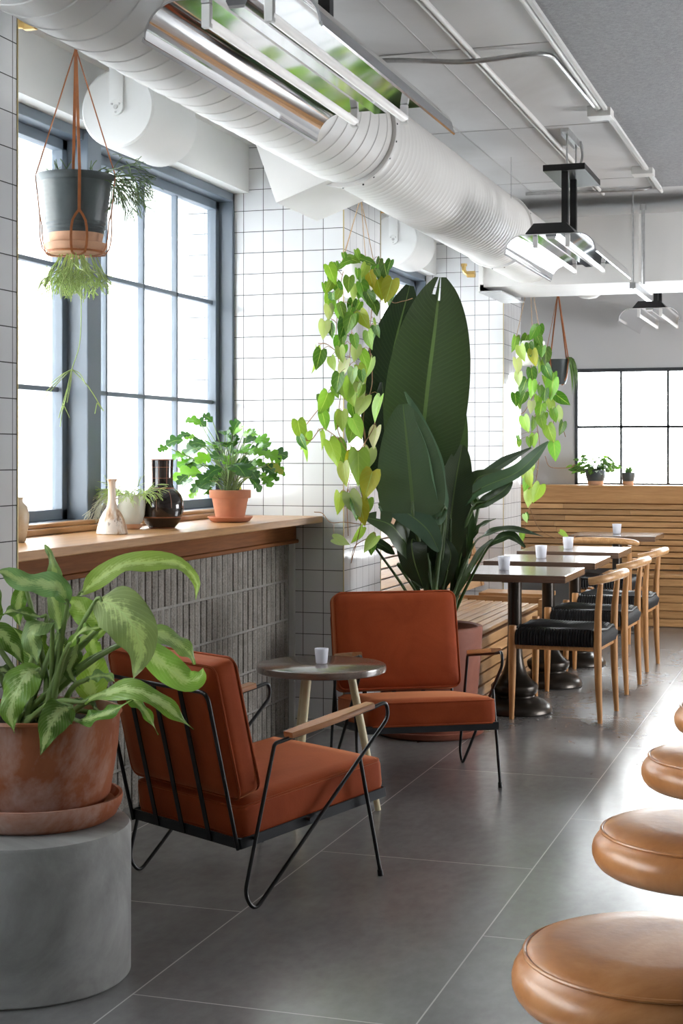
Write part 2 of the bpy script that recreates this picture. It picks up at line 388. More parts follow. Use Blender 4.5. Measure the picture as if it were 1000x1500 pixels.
    def build(s, name, m=None, parent=None, smooth=True, ang=38, boxuv=False, loc=None, rotz=0):
        bm = s.bm
        bmesh.ops.remove_doubles(bm, verts=[v for v in bm.verts if not v.link_faces], dist=0)
        for v in [v for v in bm.verts if not v.link_faces]: bm.verts.remove(v)
        if smooth:
            ca = math.radians(ang)
            for f in bm.faces: f.smooth = True
            for e in bm.edges:
                if len(e.link_faces) == 2 and e.calc_face_angle(0) > ca: e.smooth = False
        if boxuv:
            bm.normal_update()
            for f in bm.faces:
                nx, ny, nz = (abs(c) for c in f.normal)
                for l in f.loops:
                    x, y, z = l.vert.co
                    if boxuv == 'floor': l[s.uv].uv = (y-3.655-.762, x+1.769+.762*20)
                    elif nx > ny and nx > nz: l[s.uv].uv = (y-7.488, z-.046)
                    elif ny > nz: l[s.uv].uv = (x+2.435, z-.046)
                    else: l[s.uv].uv = (x+2.435, y-7.488)
        me = bpy.data.meshes.new(name); bm.to_mesh(me); bm.free()
        o = bpy.data.objects.new(name, me); C.objects.link(o)
        if m is not None: me.materials.append(M[m])
        else:
            for k in s.mats: me.materials.append(M[k])
        if parent: o.parent = parent
        if loc is not None: o.location = loc
        o.rotation_euler = (0, 0, rotz)
        return o
def prof_oval(v): return max(0.0, math.sin(PI*min(1, v**.85)))**.75
def prof_bird(v): return max(0.0, math.sin(PI*min(1, .04+.96*v**.92)))**.52 if v < .99 else .14
def prof_lance(v): return max(0.0, math.sin(PI*min(1, v**.7)))**.9
def spline(pts, n):
    pts = [Vector(p) for p in pts]
    if len(pts) == 2: return [pts[0].lerp(pts[1], i/n) for i in range(n+1)]
    P_ = [pts[0]*2-pts[1]]+pts+[pts[-1]*2-pts[-2]]; out = []; m = len(pts)-1
    for i in range(n+1):
        s_ = i/n*m; k = min(int(s_), m-1); t = s_-k; a, b, c, d = P_[k:k+4]
        out.append(.5*((2*b)+(c-a)*t+(2*a-5*b+4*c-d)*t*t+(3*b-a-3*c+d)*t**3))
    return out
def fillet(pts, rad, n=6, closed=False):
    pts = [Vector(p) for p in pts]; out = []; L = len(pts)
    for i, p in enumerate(pts):
        if not closed and i in (0, L-1): out.append(p); continue
        a, b = pts[i-1], pts[(i+1) % L]; r = rad[i] if isinstance(rad, (list, tuple)) else rad
        d1, d2 = (a-p), (b-p); r1 = min(r, d1.length*.48, d2.length*.48)
        p1, p2 = p+d1.normalized()*r1, p+d2.normalized()*r1
        for k in range(n+1):
            t = k/n; out.append((1-t)**2*p1+2*t*(1-t)*p+t*t*p2)
    return out
def tag(o, label=None, cat=None, group=None, kind=None):
    if label: o['label'] = label
    if cat: o['category'] = cat
    if group: o['group'] = group
    if kind: o['kind'] = kind
    return o
def thing(name, label, cat, loc=(0, 0, 0), rotz=0, group=None):
    o = bpy.data.objects.new(name, None); C.objects.link(o); o.empty_display_size = .1
    o.location = loc; o.rotation_euler = (0, 0, rotz); return tag(o, label, cat, group)
def struct(o): o['kind'] = 'structure'; return o
def copy_tree(o, parent=None):
    c = o.copy(); C.objects.link(c)
    if parent: c.parent = parent
    for ch in list(o.children): copy_tree(ch, c)
    return c
def rb(w, d, h, r, n=10, bulge=0, cx=0, cy=0, cz=0, mb=None):
    """rounded cushion box, centred at cx,cy,cz"""
    mb = mb or MB(); bm = mb.bm; seen = {}
    W, D, H = w/2, d/2, h/2
    def vert(x, y, z):
        k = (round(x, 5), round(y, 5), round(z, 5))
        if k in seen: return seen[k]
        p = Vector((x*W, y*D, z*H)); i = Vector((max(-W+r, min(W-r, p.x)), max(-D+r, min(D-r, p.y)), max(-H+r, min(H-r, p.z))))
        q = p-i
        if q.length > 1e-9: p = i+q.normalized()*r
        if bulge: p.z += bulge*z*max(0, 1-x*x)**.6*max(0, 1-y*y)**.6
        seen[k] = bm.verts.new(p+Vector((cx, cy, cz))); return seen[k]
    def spaced(k):
        return math.sin((k/n*2-1)*PI/2)*.55+(k/n*2-1)*.45
    g = [spaced(k) for k in range(n+1)]
    for ax in range(3):
        for sg in (-1, 1):
            for i in range(n):
                for j in range(n):
                    q = []
                    for a, b in ((i, j), (i+1, j), (i+1, j+1), (i, j+1)):
                        c = [0, 0, 0]; c[ax] = sg; c[(ax+1) % 3] = g[a]; c[(ax+2) % 3] = g[b]; q.append(vert(*c))
                    if sg < 0: q.reverse()
                    mb.face(q)
    return mb
def rrect(w, d, r, z=0, n=6, cx=0, cy=0):
    out = []
    for sx, sy, a0 in ((1, 1, 0), (-1, 1, 90), (-1, -1, 180), (1, -1, 270)):
        for k in range(n+1):
            a = math.radians(a0+90*k/n); out.append(Vector((cx+sx*(w/2-r)+r*math.cos(a), cy+sy*(d/2-r)+r*math.sin(a), z)))
    return out
#==SETTING==
XP = -2.435; XW = -3.03; CEIL = 3.20
P0 = (3.50, 4.216); P1 = (7.488, 8.148); P2 = (11.38, 12.04); YB = 13.72
m = MB(); m.box(-3.3, 4.2, -3.4, 13.95, -.1, 0); struct(m.build('floor', 'floor', boxuv='floor', smooth=False))
# ceiling: painted concrete with a rough sprayed field to the right
m = MB(); m.mat('ceil').box(-3.3, -1.146, -3.4, 13.95, CEIL, CEIL+.15); m.box(-1.146, 4.2, 10.35, 13.95, CEIL, CEIL+.15)
m.mat('acoustic').box(-1.146, 4.2, -3.4, 10.35, CEIL-.012, CEIL+.15)
for x in (-2.02, -1.74): m.mat('seam').box(x-.004, x+.004, -3.4, 10.4, CEIL-.003, CEIL)
for y in (3.2, 4.9, 6.6, 8.3, 10.0): m.box(-2.4, -1.18, y-.003, y+.003, CEIL-.003, CEIL)
struct(m.build('ceiling', smooth=False))
# piers faced with white square tile
for (a, b) in (P0, P1, P2):
    m = MB(); m.box(-3.3, XP, a, b, 0, CEIL if a > 12 else CEIL-.001)
    struct(m.build('wall_left_pier', 'tile', boxuv=True, smooth=False))
k = 0
for (x, y) in ((XP, P0[1]), (XP, P1[0]), (XP, P1[1]), (XP, P2[0])):
    k += 1; m = MB(); m.box(x-.002, x+.003, y-.003, y+.002, 0, CEIL); struct(m.build('trim_%d' % k, 'brasstrim', smooth=False))
# back wall with its window opening
WX0, WX1, WZ0, WZ1 = -2.285, 1.40, 1.135, 2.175
m = MB(); m.box(-3.3, WX0, YB, YB+.2, 0, CEIL); m.box(WX1, 4.2, YB, YB+.2, 0, CEIL)
m.box(WX0, WX1, YB, YB+.2, 0, WZ0); m.box(WX0, WX1, YB, YB+.2, WZ1, CEIL); struct(m.build('wall_back', 'wallgrey', smooth=False))
m = MB(); m.box(-3.3, 4.2, -3.4, -3.2, 0, CEIL); struct(m.build('wall_front', 'white', smooth=False))
# unseen right wall: low wall, header, posts, and an opening added for fill daylight
m = MB(); m.box(4.0, 4.2, -3.2, 13.7, 0, .35); m.box(4.0, 4.2, -3.2, 13.7, 1.95, CEIL); m.box(4.0, 4.2, -3.2, 7.6, .35, 1.95); m.box(4.0, 4.2, 10.6, 13.7, .35, 1.95)
for y in (7.6, 10.6, 13.5): m.box(4.0, 4.2, y, y+.2, .35, 1.95)
struct(m.build('wall_right', 'white', smooth=False))
# window wall of each bay: block wall below the sill, beam above the head
def bay(y0, y1, ys, first):
    m = MB()
    m.mat('white').box(-3.3, -3.0, y0, y1, 0, 1.06)
    m.box(-3.3, -2.955, y0, y1, 2.78, 3.03)              # beam over the window
    m.box(-3.3, XP+.12, y0, y1, 3.03, CEIL)             # soffit of the bay
    struct(m.build('wall_left', smooth=False))
    return m
def window(num, y0, y1, ys):
    """deep painted steel window between two piers; a post splits it in two lights"""
    z0, z1 = 1.10, 2.78; XO, XI = -3.17, -3.035
    root = bpy.data.objects.new('window_%d' % num, None); C.objects.link(root); root.location = (XI, (y0+y1)/2, z0); struct(root)
    def part(name, mb, mt):
        o = mb.build(name, mt, root, smooth=False); o.location = -Vector(root.location); return o
    m = MB()
    m.box(XO, XI, y0, y1, z1-.045, z1, .004); m.box(XO, XI, y0, y1, z0, z0+.04, .004)
    m.box(XO, XI, y1-.03, y1, z0, z1, .004); m.box(XO, XI, y0, y0+.03, z0, z1, .004)
    part('window_frame', m, 'frame')
    yp0, yp1 = ys[0], ys[0]+.125
    m = MB(); m.box(XO, XI+.02, yp0, yp1, z0, z1, .004); m.box(XO-.02, XI, yp1, yp1+.022, z0, z1, .003); part('window_post', m, 'frame')
    zt = [1.685, 2.205]
    for (a, b, mull) in ((y0+.03, yp0, []), (yp1+.022, y1-.03, ys[1:])):
        m = MB(); s_ = .045
        for q in ((a, a+s_, z0+.04, z1-.045), (b-s_, b, z0+.04, z1-.045)): m.box(XO+.01, XO+.06, *q[:2], *q[2:], .003)
        m.box(XO+.01, XO+.06, a, b, z0+.04, z0+.04+s_, .003); m.box(XO+.01, XO+.06, a, b, z1-.045-s_, z1-.045, .003)
        part('sash', m, 'frame')
        m = MB()
        for y in (mull or [a+(b-a)*.5-.45]): m.box(XO+.012, XO+.042, y-.009, y+.009, z0+.08, z1-.08, .002)
        for z in zt: m.box(XO+.012, XO+.042, a+s_, b-s_, z-.010, z+.010, .002)
        part('glazing_bar', m, 'frame')
        m = MB(); m.box(XO+.024, XO+.029, a+.02, b-.02, z0+.06, z1-.06); part('glass_pane', m, 'glass')
for num, (a, b) in ((1, (P0[1], P1[0])), (2, (P1[1], P2[0])), (4, (.2, P0[0]))):
    sft = (b-P1[0])
    if num < 4: bay(a, b, None, num == 1)
    window(num, a, b, [5.800+sft, 6.20+sft, 6.585+sft, 6.965+sft])
m = MB(); m.box(-3.3, -3.0, -3.2, .2, 0, CEIL); m.box(-3.3, -3.0, .2, P0[0], 0, 1.10); m.box(-3.3, -3.0, .2, P0[0], 2.78, CEIL); m.box(-3.3, -3.0, P2[1], YB, 0, CEIL); struct(m.build('wall_left', 'tile', boxuv=True, smooth=False))
# ribbed split-face block wall under the first sill
m = MB(); y = P0[1]; xb = -2.725
courses = [(-.03, .158), (.170, .358), (.370, .558), (.570, .758), (.770, .975)]
m.mat('mortar').box(-3.0, xb-.001, P0[1], P1[0]-.006, 0, .99)
for ci, (z0, z1) in enumerate(courses):
    z0 = max(0, z0); y = P0[1]+.002; bi = 0
    off = .2 if ci % 2 else 0.0
    m.mat('block')
    rib = .0635
    nrib = int((P1[0]-.02-y)/rib)
    for k in range(nrib):
        ya = y+k*rib; yb = ya+rib-.009
        if (k+(3 if ci % 2 else 0)) % 6 == 5: yb -= .004
        j = R.uniform(-.003, .003)
        m.prism([(xb-.012, ya), (xb+.003+j, ya+.003), (xb+.007+j, (ya+yb)/2), (xb+.003+j, yb-.003), (xb-.012, yb)], z0, z1, 'Z')
struct(m.build('wall_left_block', smooth=False))
m = MB(); m.box(-3.0, xb+.028, P1[0]-.02, P1[0]-.0005, 0, .97); struct(m.build('trim_5', 'white', smooth=False))
# back window
root = bpy.data.objects.new('window_3', None); C.objects.link(root); root.location = (WX0, YB, WZ0); struct(root)
def bpart(name, mb, mt): o = mb.build(name, mt, root, smooth=False); o.location = -Vector(root.location)
m = MB(); m.box(WX0, WX1, YB-.01, YB+.06, WZ0, WZ0+.022); m.box(WX0, WX1, YB-.01, YB+.06, WZ1-.03, WZ1); m.box(WX0, WX0+.028, YB-.01, YB+.06, WZ0, WZ1); m.box(WX1-.03, WX1, YB-.01, YB+.06, WZ0, WZ1); bpart('window_frame', m, 'dframe')
m = MB()
for k in range(1, 9): m.box(WX0+.41*k-.010, WX0+.41*k+.010, YB, YB+.05, WZ0, WZ1)
m.box(WX0, WX1, YB, YB+.05, 1.645, 1.667); bpart('glazing_bar', m, 'dframe')
m = MB(); m.box(WX0+.01, WX1-.01, YB+.022, YB+.027, WZ0+.01, WZ1-.01); bpart('glass_pane', m, 'glass')
# ---------------- outside: street, pale building opposite, canopy over the windows
m = MB(); m.box(-60, -3.35, -30, 60, -.6, -.5); m.box(-60, 40, 14.3, 60, -.62, -.5); struct(m.build('ground', 'asphalt', smooth=False))
b = thing('apartment_building', 'pale cream building with faint grid of windows across the street', 'building', (-24, 22, -.5))
def bp(name, mb, mt):
    o = mb.build(name, mt, b, smooth=False); o.location = (24, -22, .5); return o
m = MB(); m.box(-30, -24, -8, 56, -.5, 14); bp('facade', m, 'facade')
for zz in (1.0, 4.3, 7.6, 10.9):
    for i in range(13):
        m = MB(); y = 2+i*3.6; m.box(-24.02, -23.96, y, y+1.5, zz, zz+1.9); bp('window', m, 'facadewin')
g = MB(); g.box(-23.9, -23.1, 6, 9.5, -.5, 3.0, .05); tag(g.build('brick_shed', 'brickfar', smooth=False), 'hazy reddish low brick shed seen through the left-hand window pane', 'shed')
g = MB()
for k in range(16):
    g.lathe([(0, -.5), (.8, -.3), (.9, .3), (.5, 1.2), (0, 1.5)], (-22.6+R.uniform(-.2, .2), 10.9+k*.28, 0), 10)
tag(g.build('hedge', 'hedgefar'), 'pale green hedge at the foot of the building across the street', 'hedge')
m = MB(); m.box(-4.25, -3.32, -3, 14, 2.86, 3.02); struct(m.build('trim_6', 'white', smooth=False))
# ---------------- wooden counter along the first window
cnt = thing('window_counter', 'long honey oak counter with brown apron under the near window', 'counter', (-2.78, (P0[1]+P1[0])/2, 1.095))
def cp(name, mb, mt, sm=False):
    o = mb.build(name, mt, cnt, smooth=sm); o.location = -Vector(cnt.location); return o
m = MB(); m.box(-3.03, -2.546, P0[1]+.005, P1[0]-.004, 1.062, 1.096, .004); cp('worktop', m, 'oak')
m = MB(); m.box(-2.74, -2.690, P0[1]+.005, P1[0]-.004, .975, 1.062, .003); cp('apron', m, 'oakdark')
m = MB(); m.box(-2.75, -2.675, P0[1]+.005, P1[0]-.004, .955, .975, .007); cp('apron_moulding', m, 'oakdark')
m = MB(); m.box(-3.033, -2.965, P0[1]+.005, P1[0]-.20, 1.096, 1.122, .006); m.box(-3.033, -2.985, P0[1]+.005, P1[0]-.16, 1.122, 1.14, .006); cp('back_ledge', m, 'oak')
#==DUCTS==
DX, DZ, DR = -2.09, 2.83, .222
duct = thing('air_duct', 'long white round spiral duct hung below the ceiling beside the windows', 'duct', (DX, 4, DZ))
def dp(name, mb, mt=None, par=None):
    o = mb.build(name, mt, par or duct); o.location = -Vector((par or duct).location) if not par else (0, 0, 0); return o
prof = []; y = -2.5
while y < 6.44:
    prof += [(DR, y), (DR, y+.100), (DR+.003, y+.103), (DR+.003, y+.106), (DR, y+.109)]; y += .125
prof.append((DR, 6.46))
m = MB(); m.lathe(prof, (DX, 0, DZ), 64, 'Y')
o = dp('duct_section', m, 'duct')
prof = []; y = 6.46
while y < 10.45:
    prof += [(DR+.004, y), (DR+.004, y+.05), (DR+.0055, y+.053), (DR+.0055, y+.056), (DR+.004, y+.059)]; y += .062
prof.append((DR+.004, 10.56))
m = MB(); m.lathe(prof, (DX, 0, DZ), 64, 'Y'); dp('duct_section', m, 'duct')
for yc in (6.46, 9.56):
    m = MB(); m.lathe([(DR, yc-.03), (DR+.018, yc-.03), (DR+.020, yc-.025), (DR+.014, yc+.012), (DR+.014, yc+.035), (DR, yc+.035)], (DX, 0, DZ), 64, 'Y'); dp('flange', m, 'duct')
    for k in range(18):
        a = 2*PI*(k+.3)/18+R.uniform(-.06, .06); s_ = MB(); r_ = DR+.0165
        yy = yc-.005+R.choice((-.008, .012))
        p = Vector((DX+r_*math.cos(a), yy, DZ+r_*math.sin(a))); n_ = Vector((math.cos(a), 0, math.sin(a)))
        s_.tube([p-n_*.002, p+n_*.005], .0042, 8); dp('bolt', s_, 'black')
# square branch box tipped towards the window
m = MB(); a = math.radians(20)
m.box(-.225, .225, 6.37, 6.93, -.46, 0, .004)
bmesh.ops.rotate(m.bm, verts=m.bm.verts[:], cent=(0, 0, 0), matrix=Matrix.Rotation(-a, 3, 'Y'))
bmesh.ops.translate(m.bm, verts=m.bm.verts[:], vec=(0, 0, 0))
# place so that the bottom-left edge sits at x=-2.385, z=2.525
p = Matrix.Rotation(-a, 3, 'Y') @ Vector((-.225, 0, -.46))
bmesh.ops.translate(m.bm, verts=m.bm.verts[:], vec=(-2.385-p.x, 0, 2.525-p.z))
dp('branch_box', m, 'duct')
m = MB()
m.tube([(-1.9, 9.1, CEIL), (-1.9, 9.1, DZ+.12)], .003, 6); m.tube([(-2.2, 9.1, CEIL), (-2.2, 9.1, DZ+.18)], .003, 6)
m.tube([(-1.98, 3.6, CEIL), (-1.98, 3.6, DZ+.19)], .003, 6); dp('hanger_rod', m, 'steel')
rd = thing('rectangular_duct', 'white rectangular duct crossing the room above the far tables', 'duct', (0, 10.95, 2.58))
def rp(name, mb, mt): o = mb.build(name, mt, rd, smooth=False); o.location = -Vector(rd.location); return o
m = MB(); m.box(-2.415, 3.9, 10.56, 11.34, 2.585, 3.05, .003); rp('duct_body', m, 'duct')
for q in ((-2.43, -2.40, 10.53, 11.36, 2.555, 3.06), (-1.34, -1.32, 10.545, 11.35, 2.575, 3.058), (.6, .62, 10.545, 11.35, 2.575, 3.058)):
    m = MB(); m.box(*q); rp('flange', m, 'duct')
m = MB(); m.box(-2.43, -2.27, 10.53, 11.36, 2.548, 2.556); m.box(-2.42, -2.40, 10.53, 11.36, 2.556, 2.60); rp('flange_angle', m, 'steel')
m = MB(); m.box(-1.375, -1.335, 10.48, 11.42, 2.535, 2.575); rp('strut', m, 'steel')
m = MB(); m.tube([(-1.355, 10.50, 2.53), (-1.355, 10.50, CEIL)], .006, 8); m.tube([(-1.285, 10.49, 2.56), (-1.285, 10.49, 3.08)], .012, 8); m.tube([(-1.285, 10.49, 3.06), (-1.285, 10.49, 3.10)], .022, 8); rp('threaded_rod', m, 'steel')
# drums in the bays
for i, sft in enumerate((0, P1[1]-P0[1])):
    d_ = thing('round_fan_housing', ['white round drum housing hung over the near window, with a screwed bracket', 'white round drum housing hung over the far window behind the duct'][i], 'fan housing', (-2.73, 5.5+sft, 2.785))
    m = MB(); m.lathe([(0, 0), (.150, 0), (.158, .008), (.158, .05), (.160, .06), (.160, .42), (.155, .43), (0, .43)], (0, 0, 0), 48, 'Y'); m.build('drum', 'white', d_)
    m = MB(); m.box(-.03, .03, -.012, -.002, -.0, .24, .002)
    m.lathe([(0, -.0135), (.0305, -.0135), (.0305, -.001), (0, -.001)], (0, 0, 0), 24, 'Y'); br_ = m.build('bracket', 'white', d_)
    for (x, z, r_) in ((0, 0, .009), (-.016, .013, .004), (.016, .013, .004), (0, -.02, .004)):
        m = MB(); m.lathe([(0, -.017), (r_, -.017), (r_, -.0137), (0, -.0137)], (x, 0, z), 12, 'Y'); m.build('screw', 'seam', br_)
# conduits and boxes on the ceiling
def cond(label, paths, cat='conduit', mt='steel', extra=()):
    o = thing('ceiling_conduit', label, cat, paths[0][0][0])
    for pts, r_ in paths:
        mm = MB(); mm.tube(pts, r_, 10); q = mm.build('pipe', mt, o); q.location = -Vector(o.location)
    for (n_, bx) in extra:
        mm = MB(); mm.box(*bx, .003); q = mm.build(n_, 'duct', o, smooth=False); q.location = -Vector(o.location)
    return o
zc = CEIL-.02
cond('galvanised conduit crossing the ceiling and bending towards the near junction box',
     [(fillet([(-2.25, 6.62, zc), (-1.95, 6.60, zc), (-1.62, 6.66, zc-.022), (-1.50, 6.66, zc-.022), (-1.23, 6.68, zc), (-1.20, 7.92, zc)], [.05, .1, .05, .05, .13, .02]), .0115)])
cond('galvanised conduit bending from the far junction box across to the duct',
     [(fillet([(-1.19, 9.75, zc), (-1.19, 10.38, zc), (-2.05, 10.30, zc)], [.05, .16, .05]), .0115)])
cond('white painted conduit running straight down the ceiling left of the lamps', [([(-1.555, -2, CEIL-.014), (-1.555, 10.5, CEIL-.014)], .012), ([(-1.585, -2, CEIL-.01), (-1.585, 10.5, CEIL-.01)], .008)], mt='duct')
cond('white painted conduit with two junction boxes along the rough ceiling field', [([(-1.185, -2, CEIL-.016), (-1.185, 7.85, CEIL-.016)], .014), ([(-1.175, 7.95, CEIL-.016), (-1.175, 9.62, CEIL-.016)], .010), ([(-1.165, 9.75, CEIL-.016), (-1.165, 10.5, CEIL-.016)], .014)], mt='duct',
     extra=[('junction_box', (-1.25, -1.13, 7.88, 8.0, CEIL-.055, CEIL)), ('junction_box', (-1.25, -1.12, 9.62, 9.74, CEIL-.05, CEIL))])
m = MB(); m.box(-1.165, -1.146, -2, 10.35, CEIL-.03, CEIL); struct(m.build('trim_7', 'white', smooth=False))
# brass sprinkler pieces
for i, (p, lab) in enumerate(((at(685, 398, 11.35), 'brass sprinkler elbow by the tiled pier under the round duct'), (at(553, 308, 8.6), 'brass pipe end between the white drum and the duct'), (at(44, 35, 5.0), 'brass pipe end above the hanging dark pot'))):
    m = MB()
    if i == 0:
        m.tube(fillet([p+Vector((-.03, 0, .06)), p+Vector((-.03, 0, -.005)), p+Vector((.03, 0, -.03))], .03), .016, 12)
        m.lathe([(0, -.03), (.026, -.03), (.026, .03), (0, .03)], p+Vector((.025, 0, -.02)), 6, 'X'); m.lathe([(0, .04), (.024, .04), (.024, .06), (0, .06)], p+Vector((-.03, 0, 0)), 6)
    else: m.tube([p+Vector((-.06, -.02, 0)), p+Vector((.06, .02, 0))], .016, 12); m.lathe([(0, -.02), (.022, -.02), (.022, .02), (0, .02)], p, 6, 'X')
    tag(m.build('sprinkler_fitting', 'brass'), lab, 'pipe fitting')
m = MB(); p = at(862, 430, 12.3); m.lathe([(0, -.045), (.06, -.036), (.10, -.01), (.112, .02), (.112, .035), (0, .035)], p, 32); m.tube([p+Vector((0, 0, .03)), Vector((p.x, p.y, CEIL))], .01, 8)
tag(m.build('dome_light', 'duct'), 'small white dome light hanging behind the rectangular duct', 'ceiling light')
#==LAMPS==
def make_lamp():
    o = thing('pendant_light', '', 'pendant light'); L = 1.34; hw = .235; zt = .10
    inner = [(-hw-.004, 0), (-hw, .012)]
    for k in range(9): a = math.radians(180-80*k/8); inner.append((-.135+.098*math.cos(a), .008+.092*math.sin(a)))
    prof = inner+[(-x, z) for x, z in inner[::-1]]
    th = .004; outer = [(x*(1+.02), z+th) for x, z in prof]
    closed = prof+outer[::-1]
    m = MB()
    A = [m.bm.verts.new((x, 0, z)) for x, z in closed]; B = [m.bm.verts.new((x, L, z)) for x, z in closed]; n = len(closed); h = len(prof)
    for i in range(n):
        m.face([A[i], B[i], B[(i+1) % n], A[(i+1) % n]])
    for i in range(h-1):
        m.face([A[i], A[i+1], A[n-2-i], A[n-1-i]]); m.face([B[i], B[n-1-i], B[n-2-i], B[i+1]])
    m.build('reflector', 'mirror', o)
    m = MB(); m.prism([(-.13, zt+.006), (.13, zt+.006), (.085, zt+.058), (-.085, zt+.058)], .0, L, 'Y'); m.build('housing', 'black', o, smooth=False)
    m = MB(); m.prism([(-.03, zt-.001), (.03, zt-.001), (.02, zt-.022), (-.02, zt-.022)], .04, L-.04, 'Y'); m.build('centre_strip', 'mirror', o, smooth=False)
    for x in (-.085, .085):
        m = MB(); m.tube([(x, .05, zt-.045), (x, L-.05, zt-.045)], .0135, 14); t_ = m.build('lamp_tube', 'tube', o)
        for y in (.04, L-.06):
            m = MB(); m.box(x-.012, x+.012, y, y+.02, zt-.062, zt-.002, .002); m.build('tube_holder', 'duct', t_, smooth=False)
    for y in (.47, .74):
        m = MB(); m.box(-.018, .018, y-.018, y+.018, zt+.058, .505); m.build('post', 'black', o, smooth=False)
    m = MB(); m.box(-.115, .115, .42, .98, .505, .54, .002); c_ = m.build('canopy_plate', 'black', o, smooth=False)
    m = MB(); m.box(-.022, .022, .45, .95, .722, .742); m.box(-.022, -.018, .45, .95, .70, .724); m.box(.018, .022, .45, .95, .70, .724); m.build('mounting_channel', 'steel', c_, smooth=False)
    m = MB()
    for y in (.52, .82): m.tube([(0, y, .54), (0, y, .724)], .005, 8)
    m.tube(fillet([(.05, .6, .54), (.06, .7, .62), (.03, .8, .73)], .06), .007, 8); m.build('suspension_rod', 'steel', c_)
    return o
lab = ['near polished metal pendant light over the armchairs, cut by the top edge', 'middle pendant light on two black posts over the nearest dining table', 'far pendant light at the right edge beyond the rectangular duct']
lamp = make_lamp()
for i, y in enumerate((3.55, 7.92, 12.2)):
    o = lamp if i == 0 else copy_tree(lamp)
    o.location = (-1.45, y, 2.458); o['label'] = lab[i]; o['group'] = 'pendant lights down the room'
#==FURN==
def make_armchair():
    o = thing('armchair', '', 'armchair')
    X = .304
    path = [(.093, .499), (-.022, .085), (.008, -.006), (.10, .075), (.467, .403), (.588, .510), (.60, .578), (.52, .561)]
    for sx in (-1, 1):
        # closed bent steel loop
        pts = [(.093, .499), (-.03, .045), (.010, -.012), (.075, .045), (.467, .403), (.600, .522), (.592, .577), (.525, .562)]
        v = fillet([Vector((sx*X, y, z+.004)) for y, z in pts], [.012, .05, .035, .05, .01, .04, .03, .04], 8, closed=True)
        m = MB(); m.tube(v, .0066, 10, closed=True); sf = m.build('side_frame', 'black', o)
        m = MB(); m.tube([(sx*X, .467, .408), (sx*(X+.004), .558, .012)], .0066, 10); lg = m.build('front_leg', 'black', o)
        m = MB(); m.tube([(sx*(X+.004), .5555, .022), (sx*(X+.004), .5605, 0)], .0095, 10); m.build('rubber_foot', 'black', lg)
        m = MB(); a = Vector((sx*X, .150, .523)); b_ = Vector((sx*X, .515, .577)); t = (b_-a).normalized(); u = Vector((0, -t.z, t.y)); 
        n = 8; rings = []
        for i in range(n+1):
            f = i/n; w = .021+.009*math.sin(PI*min(1, f*1.1)); c = a.lerp(b_, f)
            rings.append([m.bm.verts.new(c+Vector((1, 0, 0))*x_*w+u*h_*.0095) for x_, h_ in ((-1, -.9), (1, -.9), (1.06, .3), (.9, 1), (-.9, 1), (-1.06, .3))])
        for A, B in zip(rings, rings[1:]):
            for k in range(6): m.face([A[k], A[(k+1) % 6], B[(k+1) % 6], B[k]])
        m.face(rings[0][::-1]); m.face(rings[-1]); m.build('armrest', 'arm', o, ang=50)
        m = MB()
        for y, z in ((.02, .216), (.245, .239)):
            m.tube([(sx*(X-.022), y, z), (sx*(X+.004), y, z)], .006, 8)
        m.build('bolt', 'darkrail', sf)
    rz = lambda y: .192+(y+.02)*.108
    m = MB(); w = .284
    for sx in (-1, 1): m.bar((sx*w, -.03, rz(-.03)+.012), (sx*w, .605, rz(.605)+.012), .006, .032); m.bar((sx*(w-.012), -.03, rz(-.03)-.002), (sx*(w-.012), .605, rz(.605)-.002), .026, .005)
    for y in (-.03, .605): m.bar((-w, y, rz(y)+.012), (w, y, rz(y)+.012), .006, .032); 
    for y in (.1, .3, .5): m.bar((-w, y, rz(y)), (w, y, rz(y)), .03, .004)
    m.build('seat_rail', 'darkrail', o, smooth=False)
    # back hoop and slats
    yb = lambda z: -.032-(z-.18)*.245
    hoop = fillet([(.276, yb(.185), .185), (.276, yb(.685), .685), (-.276, yb(.685), .685), (-.276, yb(.185), .185)], .035, 8)
    m = MB(); m.tube(hoop, .0066, 10); m.build('back_hoop', 'black', o)
    for x in (-.138, 0, .138):
        m = MB(); m.bar((x, yb(.19), .19), (x, yb(.683), .683), .004, .02, up=Vector((1, 0, 0))); m.build('back_slat', 'black', o, smooth=False)
    # cushions with piped edges
    th_ = math.atan(.108)
    m = rb(.556, .635, .118, .028, 12, .012); s_ = m.build('seat_cushion', 'velvet', o, ang=80); s_.location = (0, .292, .299); s_.rotation_euler = (th_, 0, 0)
    m = MB()
    for z in (.047, -.047): m.tube(rrect(.556-.008, .635-.008, .03, z), .0042, 6, closed=True)
    m.build('piping', 'velvet', s_)
    m = rb(.575, .445, .105, .034, 12, .016); b_ = m.build('back_cushion', 'velvet', o, ang=80); b_.location = (0, -.040, .560); b_.rotation_euler = (math.radians(90+13.8), 0, 0)
    m = MB()
    for z in (.040, -.040): m.tube(rrect(.575-.006, .445-.006, .036, z), .0042, 6, closed=True)
    m.build('piping', 'velvet', b_)
    return o
ac = make_armchair(); ac.location = (-2.014, 4.597, 0); ac.rotation_euler = (0, 0, math.radians(-28.5))
ac['label'] = 'rust velvet armchair seen from behind, black slatted back beside the big terracotta pot'; ac['group'] = 'rust velvet armchairs'
a2 = copy_tree(ac); a2.location = (-1.930, 6.729, 0); a2.rotation_euler = (0, 0, math.radians(-149.8)); a2['label'] = 'rust velvet armchair facing the viewer in front of the tall leafy plant'
